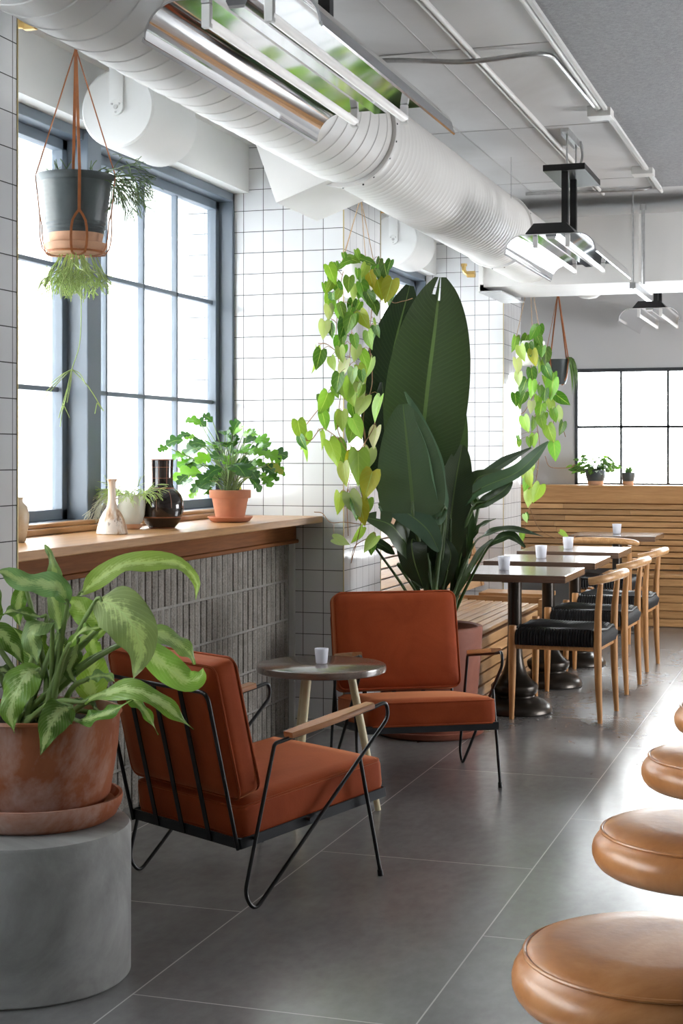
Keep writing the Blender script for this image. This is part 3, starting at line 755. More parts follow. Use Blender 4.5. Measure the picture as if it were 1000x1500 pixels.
# round side table
t = thing('side_table', 'small round dark wood side table on three pale legs between the armchairs', 'table', (-1.965, 5.76, 0))
m = MB(); m.lathe([(0, .553), (.248, .553), (.256, .557), (.258, .566), (.256, .580), (.252, .583), (0, .583)], (0, 0, 0), 72); m.build('tabletop', 'walnut', t)
m = MB(); m.lathe([(0, .542), (.10, .542), (.10, .553), (0, .553)], (0, 0, 0), 32); m.build('mounting_plate', 'black', t)
for k in range(3):
    a = TH+.05+k*2*PI/3; d_ = Vector((math.cos(a), math.sin(a), 0)); m = MB(); p0 = d_*.115+Vector((0, 0, .552)); p1 = d_*.225
    m.tube([p0, p0.lerp(p1, .5), p1+Vector((0, 0, .0005))], [.0165, .0155, .012], 16); lg = m.build('leg', 'legwood', t)
def make_cup():
    m = MB(); m.lathe([(0, 0), (.020, 0), (.0235, .003), (.0285, .062), (.0272, .062), (.0222, .009), (0, .007)], (0, 0, 0), 32); return m.build('votive_cup', 'cup')
cup = make_cup(); tag(cup, '', 'cup', 'frosted votive cups on the tables')
TY = [8.335, 9.345, 10.335, 12.36]
cl = ['frosted white votive cup on the round side table', 'frosted white votive cup on the nearest square table', 'frosted white votive cup on the second square table', 'frosted white votive cup on the third square table', 'frosted white votive cup on the farthest square table by the back bench']
for i, (x, y, z, s_) in enumerate([(-1.968, 5.77, .583, .97)]+[(-1.775, TY[0]-.02, .775, 1.22), (-1.762, TY[1]-.01, .775, 1.28), (-1.765, TY[2]-.01, .775, 1.28), (-1.725, TY[3]+.02, .775, 1.28)]):
    o = cup if i == 0 else cup.copy()
    if i: C.objects.link(o)
    o.location = (x, y, z+.0005); o['label'] = cl[i]; o.scale = (s_,)*3
# square dining tables
def make_table():
    o = thing('dining_table', '', 'table')
    m = MB(); m.box(-.335, .335, -.32, .32, .735, .775, .003); m.build('tabletop', 'walnut', o, smooth=False)
    m = MB(); m.box(-.22, .22, -.03, .03, .722, .735); m.box(-.03, .03, -.2, .2, .722, .735); m.build('underframe', 'black', o, smooth=False)
    prof = [(0, 0), (.200, 0), (.207, .006), (.205, .022), (.19, .045), (.165, .062), (.130, .075), (.108, .084), (.108, .092), (.120, .104), (.128, .120), (.130, .142), (.124, .152), (.112, .160), (.088, .180), (.068, .210), (.053, .255), (.044, .31), (.040, .38), (.038, .45), (.038, .722), (0, .722)]
    m = MB(); m.lathe(prof, (0, 0, 0), 56); m.build('pedestal', 'bronze', o)
    return o
dt = make_table(); tl = ['square dark wood pedestal table nearest the tall leafy plant', 'square dark wood pedestal table, second along the side bench', 'square dark wood pedestal table, third along the side bench', 'square dark wood pedestal table farthest away, against the back bench']
for i, y in enumerate(TY):
    o = dt if i == 0 else copy_tree(dt); o.location = (-1.72, y, 0); o['label'] = tl[i]; o['group'] = 'square dining tables'
# elbow chairs with woven black seats
def make_chair():
    o = thing('dining_chair', '', 'chair')
    for sx in (-1, 1):
        m = MB(); m.tube([(sx*.252, .232, 0), (sx*.250, .230, .22), (sx*.248, .228, .40), (sx*.248, .228, .495), (sx*.248, .228, .5)], [.0125, .0195, .022, .021, .019], 16); m.build('front_leg', 'chair', o)
        m = MB(); m.tube([(sx*.215, -.236, 0), (sx*.212, -.226, .22), (sx*.212, -.222, .42), (sx*.216, -.226, .58), (sx*.222, -.24, .735)], [.013, .019, .0215, .019, .0145], 16); m.build('back_leg', 'chair', o)
    m = MB(); crest = []
    for k in range(25):
        a = PI*(k/24); crest.append((-.268*math.cos(a), -.188-.125*math.sin(a)**.8, .748+.026*math.sin(a)))
    m.tube(crest, [.0205+.004*math.sin(PI*k/24) for k in range(25)], 16); m.build('crest_rail', 'crest', o)
    m = MB()
    for y, w in ((.225, .225), (-.215, .19)): m.bar((-w, y, .392), (w, y, .392), .022, .032)
    for sx in (-1, 1): m.bar((sx*.245, .21, .392), (sx*.214, -.20, .392), .022, .030)
    m.build('seat_frame', 'chair', o, smooth=False)
    # woven seat: thick rolled body and rows of cord
    m = MB(); n = 30; zs = .476
    for k in range(n):
        f = k/(n-1); y = .235-.46*f; w = .262-.036*f-(.035 if k in (0, 1, n-1, n-2) else 0)
        pts = [(-w, y, .40), (-w-.004, y, .44), (-w+.006, y, .474), (-w+.05, y, zs+.006), (0, y, zs-.008), (w-.05, y, zs+.006), (w-.006, y, .474), (w+.004, y, .44), (w, y, .40)]
        m.tube(fillet(pts, .02, 2), .0088, 6)
    for k in range(22):
        x = -.205+.41*k/21; z_ = zs+.004-.006*math.cos(x*7)
        m.tube([(x, .246, .40), (x, .252, .44), (x, .236, .476), (x, .19, z_+.006), (x, .0, z_), (x, -.17, z_+.006), (x, -.222, .474), (x, -.240, .44), (x, -.232, .40)], .0075, 6)
    m.box(-.215, .215, -.20, .21, .41, .466)
    m.build('woven_seat', 'cord', o, ang=70)
    return o
ch = make_chair()
cls = ['wooden elbow chair with black woven seat at the nearest square table', 'wooden elbow chair with black woven seat at the second square table', 'wooden elbow chair with black woven seat at the third square table', 'wooden elbow chair with its back to the viewer, drawn up to the farthest table']
for i, (x, y, rz_) in enumerate([(-1.437, 8.315, PI/2-.06), (-1.437, 9.335, PI/2-.05), (-1.437, 10.32, PI/2-.05), (-1.73, 11.75, 0.0)]):
    o = ch if i == 0 else copy_tree(ch); o.location = (x, y, 0); o.rotation_euler = (0, 0, rz_); o['label'] = cls[i]; o['group'] = 'elbow chairs at the square tables'
# bar stools
def make_stool():
    o = thing('bar_stool', '', 'stool')
    prof = [(0, .762), (.10, .763), (.145, .760), (.168, .752), (.176, .745)]
    
    for k in range(9): a = math.radians(62-150*k/8); prof.append((.163+.032*math.cos(a), .7085+.034*math.sin(a)))
    prof += [(.15, .680), (0, .680)]
    m = MB(); m.lathe(prof, (0, 0, 0), 72); s_ = m.build('seat', 'leather', o)
    m = MB(); ring = [Vector((.1775*math.cos(2*PI*k/72), .1775*math.sin(2*PI*k/72), .7445)) for k in range(72)]; m.tube(ring, .0032, 8, closed=True); m.build('piping', 'leather', s_)
    m = MB(); m.lathe([(0, .680), (.135, .680), (.135, .672), (.06, .655), (.03, .63), (0, .63)], (0, 0, 0), 40); m.build('seat_plate', 'black', o)
    m = MB(); m.lathe([(.024, .04), (.024, .64)], (0, 0, 0), 24); m.build('column', 'black', o)
    m = MB(); m.lathe([(0, 0), (.20, 0), (.205, .006), (.19, .016), (.05, .03), (.035, .06), (0, .06)], (0, 0, 0), 56); m.build('base', 'black', o)
    m = MB(); ring = [Vector((.14*math.cos(2*PI*k/40), .14*math.sin(2*PI*k/40), .28)) for k in range(40)]; m.tube(ring, .009, 8, closed=True)
    for k in range(3): a = k*2*PI/3; m.tube([(0, 0, .28), (.14*math.cos(a), .14*math.sin(a), .28)], .007, 8)
    m.build('foot_ring', 'black', o)
    return o
st = make_stool(); sl = ['nearest round tan leather bar stool, largest at the bottom right corner', 'round tan leather bar stool, second nearest of the row on the right', 'round tan leather bar stool, third nearest of the row on the right', 'round tan leather bar stool, farthest, a sliver at the right edge']
for i, y in enumerate((2.085, 2.785, 3.49, 4.19)):
    o = st if i == 0 else copy_tree(st); o.location = (-.236, y, 0); o.rotation_euler = (0, 0, i*1.3); o['label'] = sl[i]; o['group'] = 'leather bar stools on the right'
# ---------------- slatted benches
sb = thing('slatted_bench', 'long oak slatted side bench under the far window behind the tables', 'bench', (-2.2, 9.3, 0))
def sp(name, mb, mt, sm=False):
    o = mb.build(name, mt, sb, smooth=sm); o.location = -Vector(sb.location); return o
Y0b, Y1b = 8.16, 10.0
m = MB(); 
for k in range(9):
    x1 = -1.905-k*.072; z1 = .430-k*.0035; ye = Y1b+.02+k*.055
    a_ = Vector((x1-.031, Y0b, z1-.011)); b_ = Vector((x1-.031, ye, z1-.011)); m.bar(a_, b_, .052, .022, bev=.004)
m.box(-2.56, -2.50, Y0b, Y1b+.5, .385, .41)
sp('seat', m, 'slat')
m = MB()
for k in range(6): m.box(-1.93, -1.912, Y0b, Y1b+.01, .385-k*.066-.054, .385-k*.066+.002, .002)
sp('front_slats', m, 'slat')
m = MB(); m.box(-2.5, -1.935, Y0b+.02, Y1b-.02, .0, .385); sp('carcass', m, 'oakdark')
def back_slats(y0, y1):
    m = MB(); n_ = 9
    for k in range(n_):
        f = (k+.5)/n_; x = -2.595-.125*f; z = .42+.53*f
        m.bar((x, y0, z), (x, y1, z), .018, .052, up=Vector((-.23, 0, 1)).normalized(), bev=.002)
    return m
sp('backrest', back_slats(8.15, 11.30), 'slat')
m = MB(); m.bar((-2.60, 11.335, .42), (-2.745, 11.335, .985), .05, .07, up=Vector((0, 1, 0)), bev=.006); sp('end_post', m, 'oakdark' if False else 'slat')
m = MB(); m.box(-2.99, -2.78, 8.155, 11.37, 1.06, 1.095, .003); m.box(-2.80, -2.78, 8.155, 11.37, .95, 1.06); sp('sill_board', m, 'oak')
m = MB(); m.box(-2.425, -1.95, 10.53, 10.80, .0, .415); m.box(-2.43, -1.94, 10.53, 10.83, .415, .445, .003); m.box(-1.93, -1.905, 10.12, 10.55, 0, .445, .003); m.box(-2.6, -1.93, 10.5, 10.53, 0, .425, .002)
sp('corner_box', m, 'oakx')
bb = thing('slatted_bench', 'wide oak slatted bench across the back wall under the far window ledge', 'bench', (0, 13.1, 0))
def bp2(name, mb, mt):
    o = mb.build(name, mt, bb, smooth=False); o.location = -Vector(bb.location); return o
XB0, XB1 = -2.98, 3.2
m = MB()
for k in range(9): m.box(-1.90, XB1, 12.70+k*.062, 12.70+k*.062+.052, .405, .427, .003)
bp2('seat', m, 'slatx')
m = MB()
for k in range(6): m.box(-1.90, XB1, 12.735, 12.755, .395-k*.066-.058, .395-k*.066, .002)
m.box(-1.90, XB1, 12.756, 13.2, 0, .40)
bp2('front_slats', m, 'slatx')
m = MB(); n_ = 11
for k in range(n_):
    f = (k+.5)/n_; z = .432+.553*f; y = 13.20+.12*f
    xs = [XB0, -2.0+R.uniform(-.5, .5), -.9+R.uniform(-.5, .5), .3+R.uniform(-.4, .4), 1.7, XB1]
    for a_, b_ in zip(xs, xs[1:]): m.bar((a_+.0008, y, z), (b_-.0008, y, z), .02, .043, up=Vector((0, .22, 1)).normalized(), bev=.002)
bp2('backrest', m, 'slatx')
m = MB(); m.box(XB0, XB1, 13.345, 13.36, .44, .99); bp2('back_panel', m, 'oakdark')
m = MB(); m.box(XB0, XB1, 13.335, 13.365, .99, 1.125, .003); m.box(XB0, XB1, 13.33, YB-.004, 1.125, 1.143, .003); bp2('top_ledge', m, 'oakx')
#==PLANTS==
def pot_part(o, prof, mt, seg=48, soil=None):
    m = MB(); m.lathe(prof, (0, 0, 0), seg); p = m.build('pot', mt, o)
    if soil:
        r, z = soil; s_ = MB(); s_.lathe([(0, z), (r*.5, z+.006), (r, z)], (0, 0, 0), 32); s_.build('soil', 'soil', o)
    return p
def foliage(mb, o, mt, name='foliage'):
    q = mb.build(name, mt, o, ang=75); q.location = -Vector(o.location); return q
# concrete plinth
o = thing('plinth', 'round cast concrete plinth standing under the big terracotta pot', 'plinth', (-2.128, 3.715, 0))
m = MB(); m.lathe([(0, 0), (.286, 0), (.292, .006), (.293, .30), (.293, .398), (.288, .407), (0, .407)], (0, 0, 0), 96); m.build('column', 'concrete', o)
PP = Vector((-2.128, 3.785, .4075))
o = thing('potted_dumb_cane', 'dumb cane with broad mottled leaves in a weathered terracotta pot on a plinth', 'potted plant', PP)
pot_part(o, [(0, .045), (.19, .045), (.205, .07), (.226, .20), (.232, .285), (.238, .292), (.236, .298), (.224, .30), (.219, .292), (.214, .265), (0, .262)], 'terra', 72, (.21, .262))
m = MB(); m.lathe([(0, 0), (.205, 0), (.222, .012), (.236, .04), (.240, .058), (.238, .066), (.229, .066), (.218, .045), (0, .043)], (0, 0, 0), 72); m.build('saucer', 'terra', o)
G1 = (.115, .215, .035); G2 = (.17, .30, .05); G3 = (.30, .44, .10); G4 = (.075, .15, .03); G5 = (.24, .36, .14)
def Z(x, y): return (x/3.3333, 780+y/3.3333)
DP = 4.27
# midrib points (in a 1000-wide close-up of the plant), depth offset, width, normal, tint
DL = [([(385, 310, .05), (470, 240, .0), (600, 160, -.02), (700, 150, -.02), (860, 150, 0), (955, 235, .0), (955, 335, 0)], 112, (.0, .5, .85), G3, .5),
      ([(470, 330, -.12), (560, 360, -.16), (650, 460, -.2), (690, 580, -.2), (650, 712, -.2)], 235, (.25, .35, .9), G5, .1),
      ([(500, 450, -.02), (430, 400, -.05), (370, 350, -.05), (335, 335, -.02)], 130, (-.1, .2, 1), G3, .1),
      ([(640, 520, .02), (760, 495, .02), (860, 535, .0), (925, 590, 0), (950, 645, 0)], 115, (.1, .8, .6), G5, .15),
      ([(650, 520, -.05), (740, 590, -.08), (830, 670, -.1), (920, 725, -.1), (980, 700, -.1), (992, 660, -.1)], 135, (.0, .35, .9), G3, .12),
      ([(400, 830, -.15), (510, 785, -.2), (650, 765, -.25), (790, 830, -.28), (870, 900, -.28), (945, 962, -.28)], 110, (-.1, .75, .6), G2, .15),
      ([(600, 800, -.12), (660, 825, -.15), (720, 890, -.16), (772, 988, -.16)], 60, (.4, .5, .7), G2, .2),
      ([(380, 920, -.2), (450, 905, -.22), (550, 870, -.24), (648, 815, -.24)], 78, (0, .7, .7), G1, .2),
      ([(190, 670, -.2), (130, 690, -.24), (80, 780, -.26), (50, 880, -.26), (70, 980, -.26)], 165, (-.2, .35, .9), G2, .1),
      ([(345, 850, -.2), (290, 880, -.24), (240, 960, -.26), (200, 1085, -.26)], 150, (.15, .45, .85), G1, .1),
      ([(255, 440, -.05), (200, 445, -.1), (150, 500, -.12), (170, 580, -.12), (185, 640, -.12)], 115, (-.2, .5, .8), G5, .15),
      ([(295, 500, 0), (280, 400, -.02), (262, 300, -.03), (262, 200, -.03), (250, 120, -.03), (218, 60, -.03)], 88, (.55, .1, .8), G5, .25),
      ([(330, 350, -.05), (290, 270, -.08), (200, 250, -.08), (110, 240, -.08), (20, 195, -.08), (-60, 200, -.1)], 125, (-.1, .6, .75), G5, .2),
      ([(120, 250, .05), (95, 320, .05), (85, 400, .05), (100, 460, .05)], 75, (.2, .2, .9), G2, .2),
      ([(230, 420, -.08), (120, 395, -.1), (50, 385, -.12), (-20, 420, -.12)], 70, (0, .8, .5), G1, .2),
      ([(-90, 470, 0), (0, 495, 0), (70, 560, 0), (115, 645, 0)], 115, (0, .4, .9), G1, .1),
      ([(440, 830, .1), (445, 720, .12), (460, 620, .12), (490, 545, .14)], 165, (.1, .0, 1), G3, .06),
      ([(350, 560, 0), (430, 500, 0), (500, 450, 0), (575, 495, 0)], 70, (0, .7, .6), G5, .2),
      ([(420, 720, -.05), (470, 700, -.05), (530, 705, -.05), (570, 740, -.05)], 60, (0, .7, .6), G5, .2),
      ([(330, 560, -.1), (400, 480, -.14), (450, 470, -.14), (500, 460, -.14)], 55, (0, .7, .7), G2, .2),
      ([(380, 520, 0), (360, 600, -.02), (340, 680, -.02), (390, 760, -.02)], 80, (.5, .1, .8), G4, .2),
      ([(290, 500, .05), (310, 580, .05), (350, 640, .05), (380, 700, .05)], 90, (.2, .2, .9), G4, .1),
      ([(200, 480, .05), (190, 560, .05), (210, 640, .05), (240, 700, .03)], 100, (-.3, .2, .9), G1, .1),
      ([(-40, 640, 0), (10, 670, -.02), (60, 690, -.05), (120, 700, -.1)], 60, (0, .8, .5), G4, .1),
      ([(110, 780, .0), (150, 850, -.02), (170, 900, -.04), (180, 930, -.05)], 60, (0, .3, .9), G4, .1),
      ([(230, 650, .08), (150, 600, .1), (110, 520, .12), (60, 460, .12)], 95, (0, .3, .9), G1, .1),
      ([(-130, 560, .1), (-60, 420, .1), (-30, 330, .1), (-10, 250, .1)], 120, (0, .3, .9), G1, .1),
      ([(520, 900, .1), (470, 860, .08), (420, 830, .05), (360, 820, 0)], 60, (0, .8, .5), G4, .1),
      ([(470, 620, .1), (450, 540, .1), (470, 500, .1), (560, 440, .12)], 75, (.1, .5, .8), G3, .1)]
def prof_dumb(v): return max(0.0, math.sin(PI*min(1, v**.66)))**.92*(1.06 if v < .8 else 1.06-.3*(v-.8))
m = MB(); ms = MB()
for i, (pts, w, nr, tint, fo) in enumerate(DL):
    P_ = [at(*Z(x, y), DP+d) for x, y, d in pts]
    tt = tuple(c*R.uniform(.9, 1.12) for c in tint)
    m.leaf(P_, w/3.3333*DP/FPX, cam_dir(*nr), tt, prof_dumb, fold=fo, nseg=22, across=5, ripple=.009, curl=.16)
    a = P_[0]; base = PP+Vector((R.uniform(-.06, .06), R.uniform(-.06, .06), .255))
    mid_ = base.lerp(a, .55)+Vector((0, 0, .03)); 
    ms.tube(spline([base, mid_, a, P_[0].lerp(P_[1], .3)], 10), [.010-.0006*k for k in range(11)], 8)
foliage(m, o, 'leafdumb'); foliage(ms, o, 'stemlight', 'stems')
# bird of paradise in red-brown pot
BP = Vector((-2.00, 7.56, 0)); DB = 7.83
o = thing('potted_bird_of_paradise', 'tall bird of paradise plant in a red-brown pot behind the facing armchair', 'potted plant', BP)
pot_part(o, [(0, 0.02), (.215, .02), (.235, .10), (.262, .40), (.270, .53), (.268, .545), (.255, .548), (.246, .54), (.24, .50), (0, .495)], 'terrared', 64, (.238, .495))
m = MB(); m.lathe([(0, 0), (.255, 0), (.275, .012), (.285, .035), (.278, .04), (.255, .022), (0, .02)], (0, 0, 0), 64); m.build('saucer', 'terrared', o)
D1 = (.024, .048, .018); D2 = (.040, .068, .024); D3 = (.085, .135, .072); D4 = (.016, .032, .012); D5 = (.050, .100, .022)
BL = [([(613, 690, .0), (618, 645, 0), (627, 560, -.02), (637, 480, .0), (645, 406, .08)], 124, (-.12, .1, 1), D2, .10),
      ([(586, 750, .28), (572, 640, .26), (574, 530, .28), (600, 418, .34)], 92, (.2, .05, 1), D4, .12),
      ([(615, 790, .1), (590, 720, .2), (566, 650, .22), (560, 560, .25)], 60, (.3, .05, 1), D4, .12),
      ([(606, 760, -.16), (604, 735, -.17), (598, 670, -.18), (590, 592, -.14)], 98, (-.05, .05, 1), D3, .12),
      ([(650, 752, -.12), (640, 712, -.16), (628, 655, -.16), (592, 574, -.1)], 30, (.65, .1, .7), (.10, .18, .11), .5),
      ([(652, 745, -.14), (640, 760, -.15), (636, 740, -.15), (640, 700, -.15)], 22, (-.4, .1, .9), (.10, .18, .11), .2),
      ([(632, 730, .14), (654, 670, .14), (670, 580, .2)], 62, (.2, .1, 1), D5, .12),
      ([(657, 822, -.02), (660, 760, -.03), (668, 700, -.03), (677, 652, .0)], 54, (.15, -.05, 1), D2, .3),
      ([(684, 818, .02), (683, 760, .0), (672, 725, 0), (668, 700, 0)], 30, (-.5, .05, .9), D1, .3),
      ([(668, 760, .1), (690, 715, .1), (735, 680, .1), (778, 656, .14)], 25, (-.2, .8, .55), (.05, .085, .055), .25),
      ([(672, 742, .0), (705, 715, -.05), (760, 690, -.08), (803, 647, -.12)], 32, (-.15, .7, .65), (.045, .095, .045), .25),
      ([(700, 745, .06), (690, 725, .06), (700, 700, .05), (735, 690, .0)], 28, (.3, .6, .6), D2, .3),
      ([(692, 745, -.05), (712, 735, -.08), (735, 720, -.1), (750, 705, -.1)], 22, (.3, .6, .6), D1, .3),
      ([(694, 797, -.02), (712, 783, -.08), (745, 775, -.12), (795, 786, -.18)], 20, (0, .85, .4), D1, .25),
      ([(716, 800, -.1), (735, 788, -.14), (750, 786, -.15), (769, 802, -.16)], 20, (.1, .7, .6), D1, .25),
      ([(690, 790, .05), (702, 772, .04), (726, 760, .0)], 13, (0, .8, .5), D2, .3),
      ([(610, 822, -.05), (590, 790, -.15), (570, 768, -.2), (533, 757, -.24)], 44, (.2, .5, .8), D2, .12),
      ([(556, 738, -.12), (590, 748, -.16), (625, 775, -.18), (643, 808, -.18)], 38, (-.25, .45, .8), (.06, .115, .07), .2),
      ([(624, 812, -.08), (604, 790, -.12), (606, 820, -.14), (620, 862, -.12)], 46, (-.2, .2, .95), D4, .15),
      ([(582, 826, -.1), (598, 838, -.12), (620, 862, -.12)], 13, (-.4, .6, .6), D2, .3),
      ([(543, 792, -.15), (560, 799, -.16), (578, 812, -.15)], 16, (0, .4, .8), D1, .2),
      ([(648, 862, 0), (655, 835, -.03), (660, 812, -.04), (652, 790, -.04)], 24, (.2, .2, .9), D1, .2),
      ([(636, 850, .1), (628, 820, .1), (622, 780, .12), (628, 740, .14)], 40, (.1, .1, 1), D4, .15),
      ([(665, 880, -.05), (685, 842, -.08), (705, 808, -.1), (722, 790, -.12)], 14, (-.6, .5, .6), D2, .4),
      ([(640, 830, .05), (648, 790, .06), (650, 750, .08), (645, 700, .1)], 44, (.3, .1, 1), D4, .15),
      ([(672, 860, .05), (672, 830, .05), (680, 800, .05), (697, 780, .02)], 20, (-.4, .3, .8), D1, .25)]
m = MB(); ms = MB()
for i, (pts, w, nr, tint, fo) in enumerate(BL):
    P_ = [at(x, y, DB+d) for x, y, d in pts]
    sl_ = None
    if i == 0: sl_ = lambda v, u: (v > .87 and -.01 < u < .08) or (v > .90 and -.35 < u < -.24)
    if i == 16: sl_ = lambda v, u: (abs(v-.62) < .03 and u > .1) or (abs(v-.80) < .03 and u > .1)
    m.leaf(P_, w*DB/FPX, cam_dir(*nr), tint, prof_bird, fold=fo, nseg=34 if i < 4 else 20, across=12 if i == 0 else 6, ripple=.003, slit=sl_, curl=.06)
    a = P_[0]; base = at(R.uniform(628, 662), 915, DB+R.uniform(-.08, .1)); base.z = .50
    q = base.lerp(a, .5)+Vector((0, 0, .02))
    ms.tube(spline([base, q, a, P_[1]], 12), [.018-.0011*k for k in range(13)] if w > 20 else [.010-.0006*k for k in range(13)], 10)
foliage(m, o, 'leafbird'); foliage(ms, o, 'stem', 'stems')
# hanging planter with pencil cactus
HP = at(111, 252, 5.48); HP.z = 2.128
o = thing('hanging_planter', 'dark ribbed pot of trailing pencil cactus in a tan leather hanger', 'hanging planter', HP)
m = MB(); m.mat('copper').lathe([(0, .018), (.082, .018), (.091, .03), (.098, .070)], (0, 0, 0), 56)
pr = [(.098, .070)]
for k in range(12): z = .075+k*.0155; r_ = .100+.026*(k/12)**.8; pr += [(r_+.0015, z), (r_, z+.008)]
pr += [(.129, .262), (.139, .272), (.140, .278), (.134, .279), (.125, .265), (.118, .24), (0, .235)]
m.mat('potgrey').lathe(pr, (0, 0, 0), 56); m.build('pot', None, o)
m = MB(); m.lathe([(0, .0), (.090, 0), (.108, .016), (.114, .034), (.110, .036), (.09, .018), (0, .018)], (0, 0, 0), 48); m.build('saucer', 'copper', o)
m = MB(); m.lathe([(0, .24), (.117, .24)], (0, 0, 0), 32); m.build('soil', 'soil', o)
m = MB(); topz = .735
for k in range(4):
    a = math.radians([303, 14, 122, 200][k]); d_ = Vector((math.cos(a), math.sin(a), 0)); tn = Vector((-math.sin(a), math.cos(a), 0))
    pts = [Vector((0, 0, topz)), d_*.143+Vector((0, 0, .278)), d_*.133+Vector((0, 0, .19)), d_*.128+Vector((0, 0, .135))]
    m.ribbon(pts, .0105, .003, tn)
    for s_ in (-1, 1):
        p = [d_*.128+Vector((0, 0, .140))]+[d_*.124+tn*s_*.022+Vector((0, 0, .105)), d_*.121+tn*s_*.028+Vector((0, 0, .05)), d_*.10+tn*s_*.022+Vector((0, 0, -.004)), d_*.03+Vector((0, 0, -.006))]
        m.ribbon(spline(p, 8), .0085, .003, tn)
ringp = [Vector((.104*math.cos(2*PI*k/32), .104*math.sin(2*PI*k/32), .004)) for k in range(32)]; m.tube(ringp, .004, 6, closed=True)
m.tube([(0, 0, topz-.01), (0, 0, topz+.166)], .004, 8)
m.build('leather_hanger', 'leatherstrap', o, smooth=False)
def sprig(mb, p, d, L, r, depth, spread=.6, grav=.0):
    n = R.choice((2, 3)); q = Vector(p); d = Vector(d).normalized(); pts = [q.copy()]
    for k in range(3):
        d = (d+Vector((R.uniform(-.15, .15), R.uniform(-.15, .15), R.uniform(-.1, .1)-grav))).normalized(); q = q+d*L/3; pts.append(q.copy())
    mb.tube(pts, r, 4)
    if depth > 0:
        for k in range(n):
            nd = (d+Vector((R.uniform(-1, 1), R.uniform(-1, 1), R.uniform(-1, .6)))*spread).normalized(); sprig(mb, q, nd, L*R.uniform(.65, .95), r*.9, depth-1, spread, grav)
m = MB(); m.mat('rhipdark')
for k in range(17):
    a = R.uniform(-.5, .9); d_ = RT*math.cos(a)+FW*math.sin(a); p = HP+Vector((0, 0, .262))+d_*.08
    sprig(m, p, d_*.9+Vector((0, 0, R.uniform(-.1, .7))), R.uniform(.045, .08), .0019, 3, .75, .10)
for k in range(9):
    a = R.uniform(0, 2*PI); d_ = Vector((math.cos(a), math.sin(a), 0)); sprig(m, HP+Vector((0, 0, .25))+d_*.06, d_*.5+Vector((0, 0, 1)), .045, .0018, 1, .5, .05)
m.mat('rhip')
for k in range(50):
    a = R.uniform(0, 2*PI); r_ = R.uniform(.01, .075); p = HP+Vector((r_*math.cos(a), r_*math.sin(a), R.uniform(-.02, .01)))
    sprig(m, p, Vector((math.cos(a)*.5, math.sin(a)*.5, -1)), R.uniform(.04, .07), .0021, 2, 1.0, .07)
lp = [at(118, 355, 5.45), at(119, 430, 5.45), at(117, 500, 5.45), at(105, 541, 5.45)]
m.tube(spline(lp, 14), .0017, 5)
for (x, y) in ((70, 566), (82, 560), (92, 600), (86, 612), (125, 562), (150, 600), (64, 585), (98, 590)):
    m.tube(spline([lp[-1], at((105+x)/2+2, (541+y)/2-4, 5.45), at(x, y, 5.45+R.uniform(-.03, .03))], 6), .0017, 5)
for (x, y, x2, y2) in ((142, 590, 139, 606), (142, 590, 152, 602), (92, 595, 88, 625), (92, 590, 102, 612), (82, 560, 66, 575)):
    m.tube([at(x, y, 5.45), at(x2, y2, 5.45)], .0016, 5)
m.build('trailing_stems', None, o).location = -HP
# heart-leaf vines -----------------------------------------------------------
HT = [(.13, .27, .03), (.20, .38, .05), (.34, .50, .09), (.065, .16, .02), (.46, .56, .26), (.42, .40, .04), (.11, .23, .04)]
def place_hearts(m, ms, L, D, sx, sy, scx, scy, anchors):
    L = list(L)+[(x+R.uniform(-40, 40)*sx/6, y+R.uniform(-60, 60)*sy/6, sz*.8, R.choice((0, 3, 6, 1))) for (x, y, sz, ti, *rest) in L if R.random() < .4]
    for (x, y, sz, ti, *rest) in L:
        an = rest[0] if rest else R.uniform(-.45, .45); d = D+R.uniform(-.07, .07)
        px, py = scx+x/sx, scy+y/sy; Lm = sz/sx*d/FPX*1.22
        c = at(px, py, d); tip = (RT*math.sin(an)-UP*math.cos(an)-FW*R.uniform(-.1, .35)).normalized()
        nr = cam_dir(R.uniform(-.9, .9), R.uniform(.0, .8), 1.0)
        if len(rest) > 1: nr = cam_dir(rest[1], .2, .35)
        p = c-tip*Lm*.45
        t_ = tuple(q*R.uniform(.85, 1.15) for q in HT[ti]); m.heart(p, tip, nr, Lm, t_, curl=R.uniform(.1, .5))
        an_ = min(anchors, key=lambda q: (q-p).length)
        ms.tube(spline([p, p.lerp(an_, .5)+UP*.02, an_], 4), .0013, 5)
VC = at(528, 388, 7.63); VP_ = Vector((VC.x, VC.y, 2.19))
o = thing('hanging_planter', 'white hanging pot of trailing heart-leaf vine at the tiled pier corner', 'hanging planter', VP_)
pot_part(o, [(0, 0), (.072, 0), (.083, .01), (.092, .165), (.093, .17), (.087, .17), (.082, .14), (0, .138)], 'potwhite', 40, (.08, .138))
m = MB()
for a in (200, 215, 330, 90):
    d_ = Vector((math.cos(math.radians(a)), math.sin(math.radians(a)), 0)); m.tube([d_*.094+Vector((0, 0, .145)), d_*.094+Vector((0, 0, .175)), Vector((0, 0, .50)), Vector((0, 0, .515))], .0022, 6)
m.build('hanging_cord', 'jute', o)
ms = MB(); ms.mat('vine')
strands = [[(505, 385), (497, 430), (492, 500), (500, 560), (494, 620), (500, 645), (515, 680), (508, 725), (510, 785)],
           [(520, 390), (516, 470), (512, 540), (525, 600), (535, 640), (528, 680), (530, 730), (528, 770), (514, 825)],
           [(545, 385), (545, 440), (541, 500), (545, 560), (532, 610), (535, 650)],
           [(498, 520), (480, 505), (466, 503)], [(500, 648), (486, 635), (470, 628), (455, 645), (441, 643)], [(490, 572), (466, 600), (446, 625)],
           [(560, 395), (572, 440), (590, 441), (604, 437)], [(510, 650), (522, 660), (530, 655), (545, 630), (550, 615)],
           [(528, 768), (505, 765), (484, 765), (472, 752), (460, 750)], [(514, 825), (520, 800), (545, 785)]]
anch = []
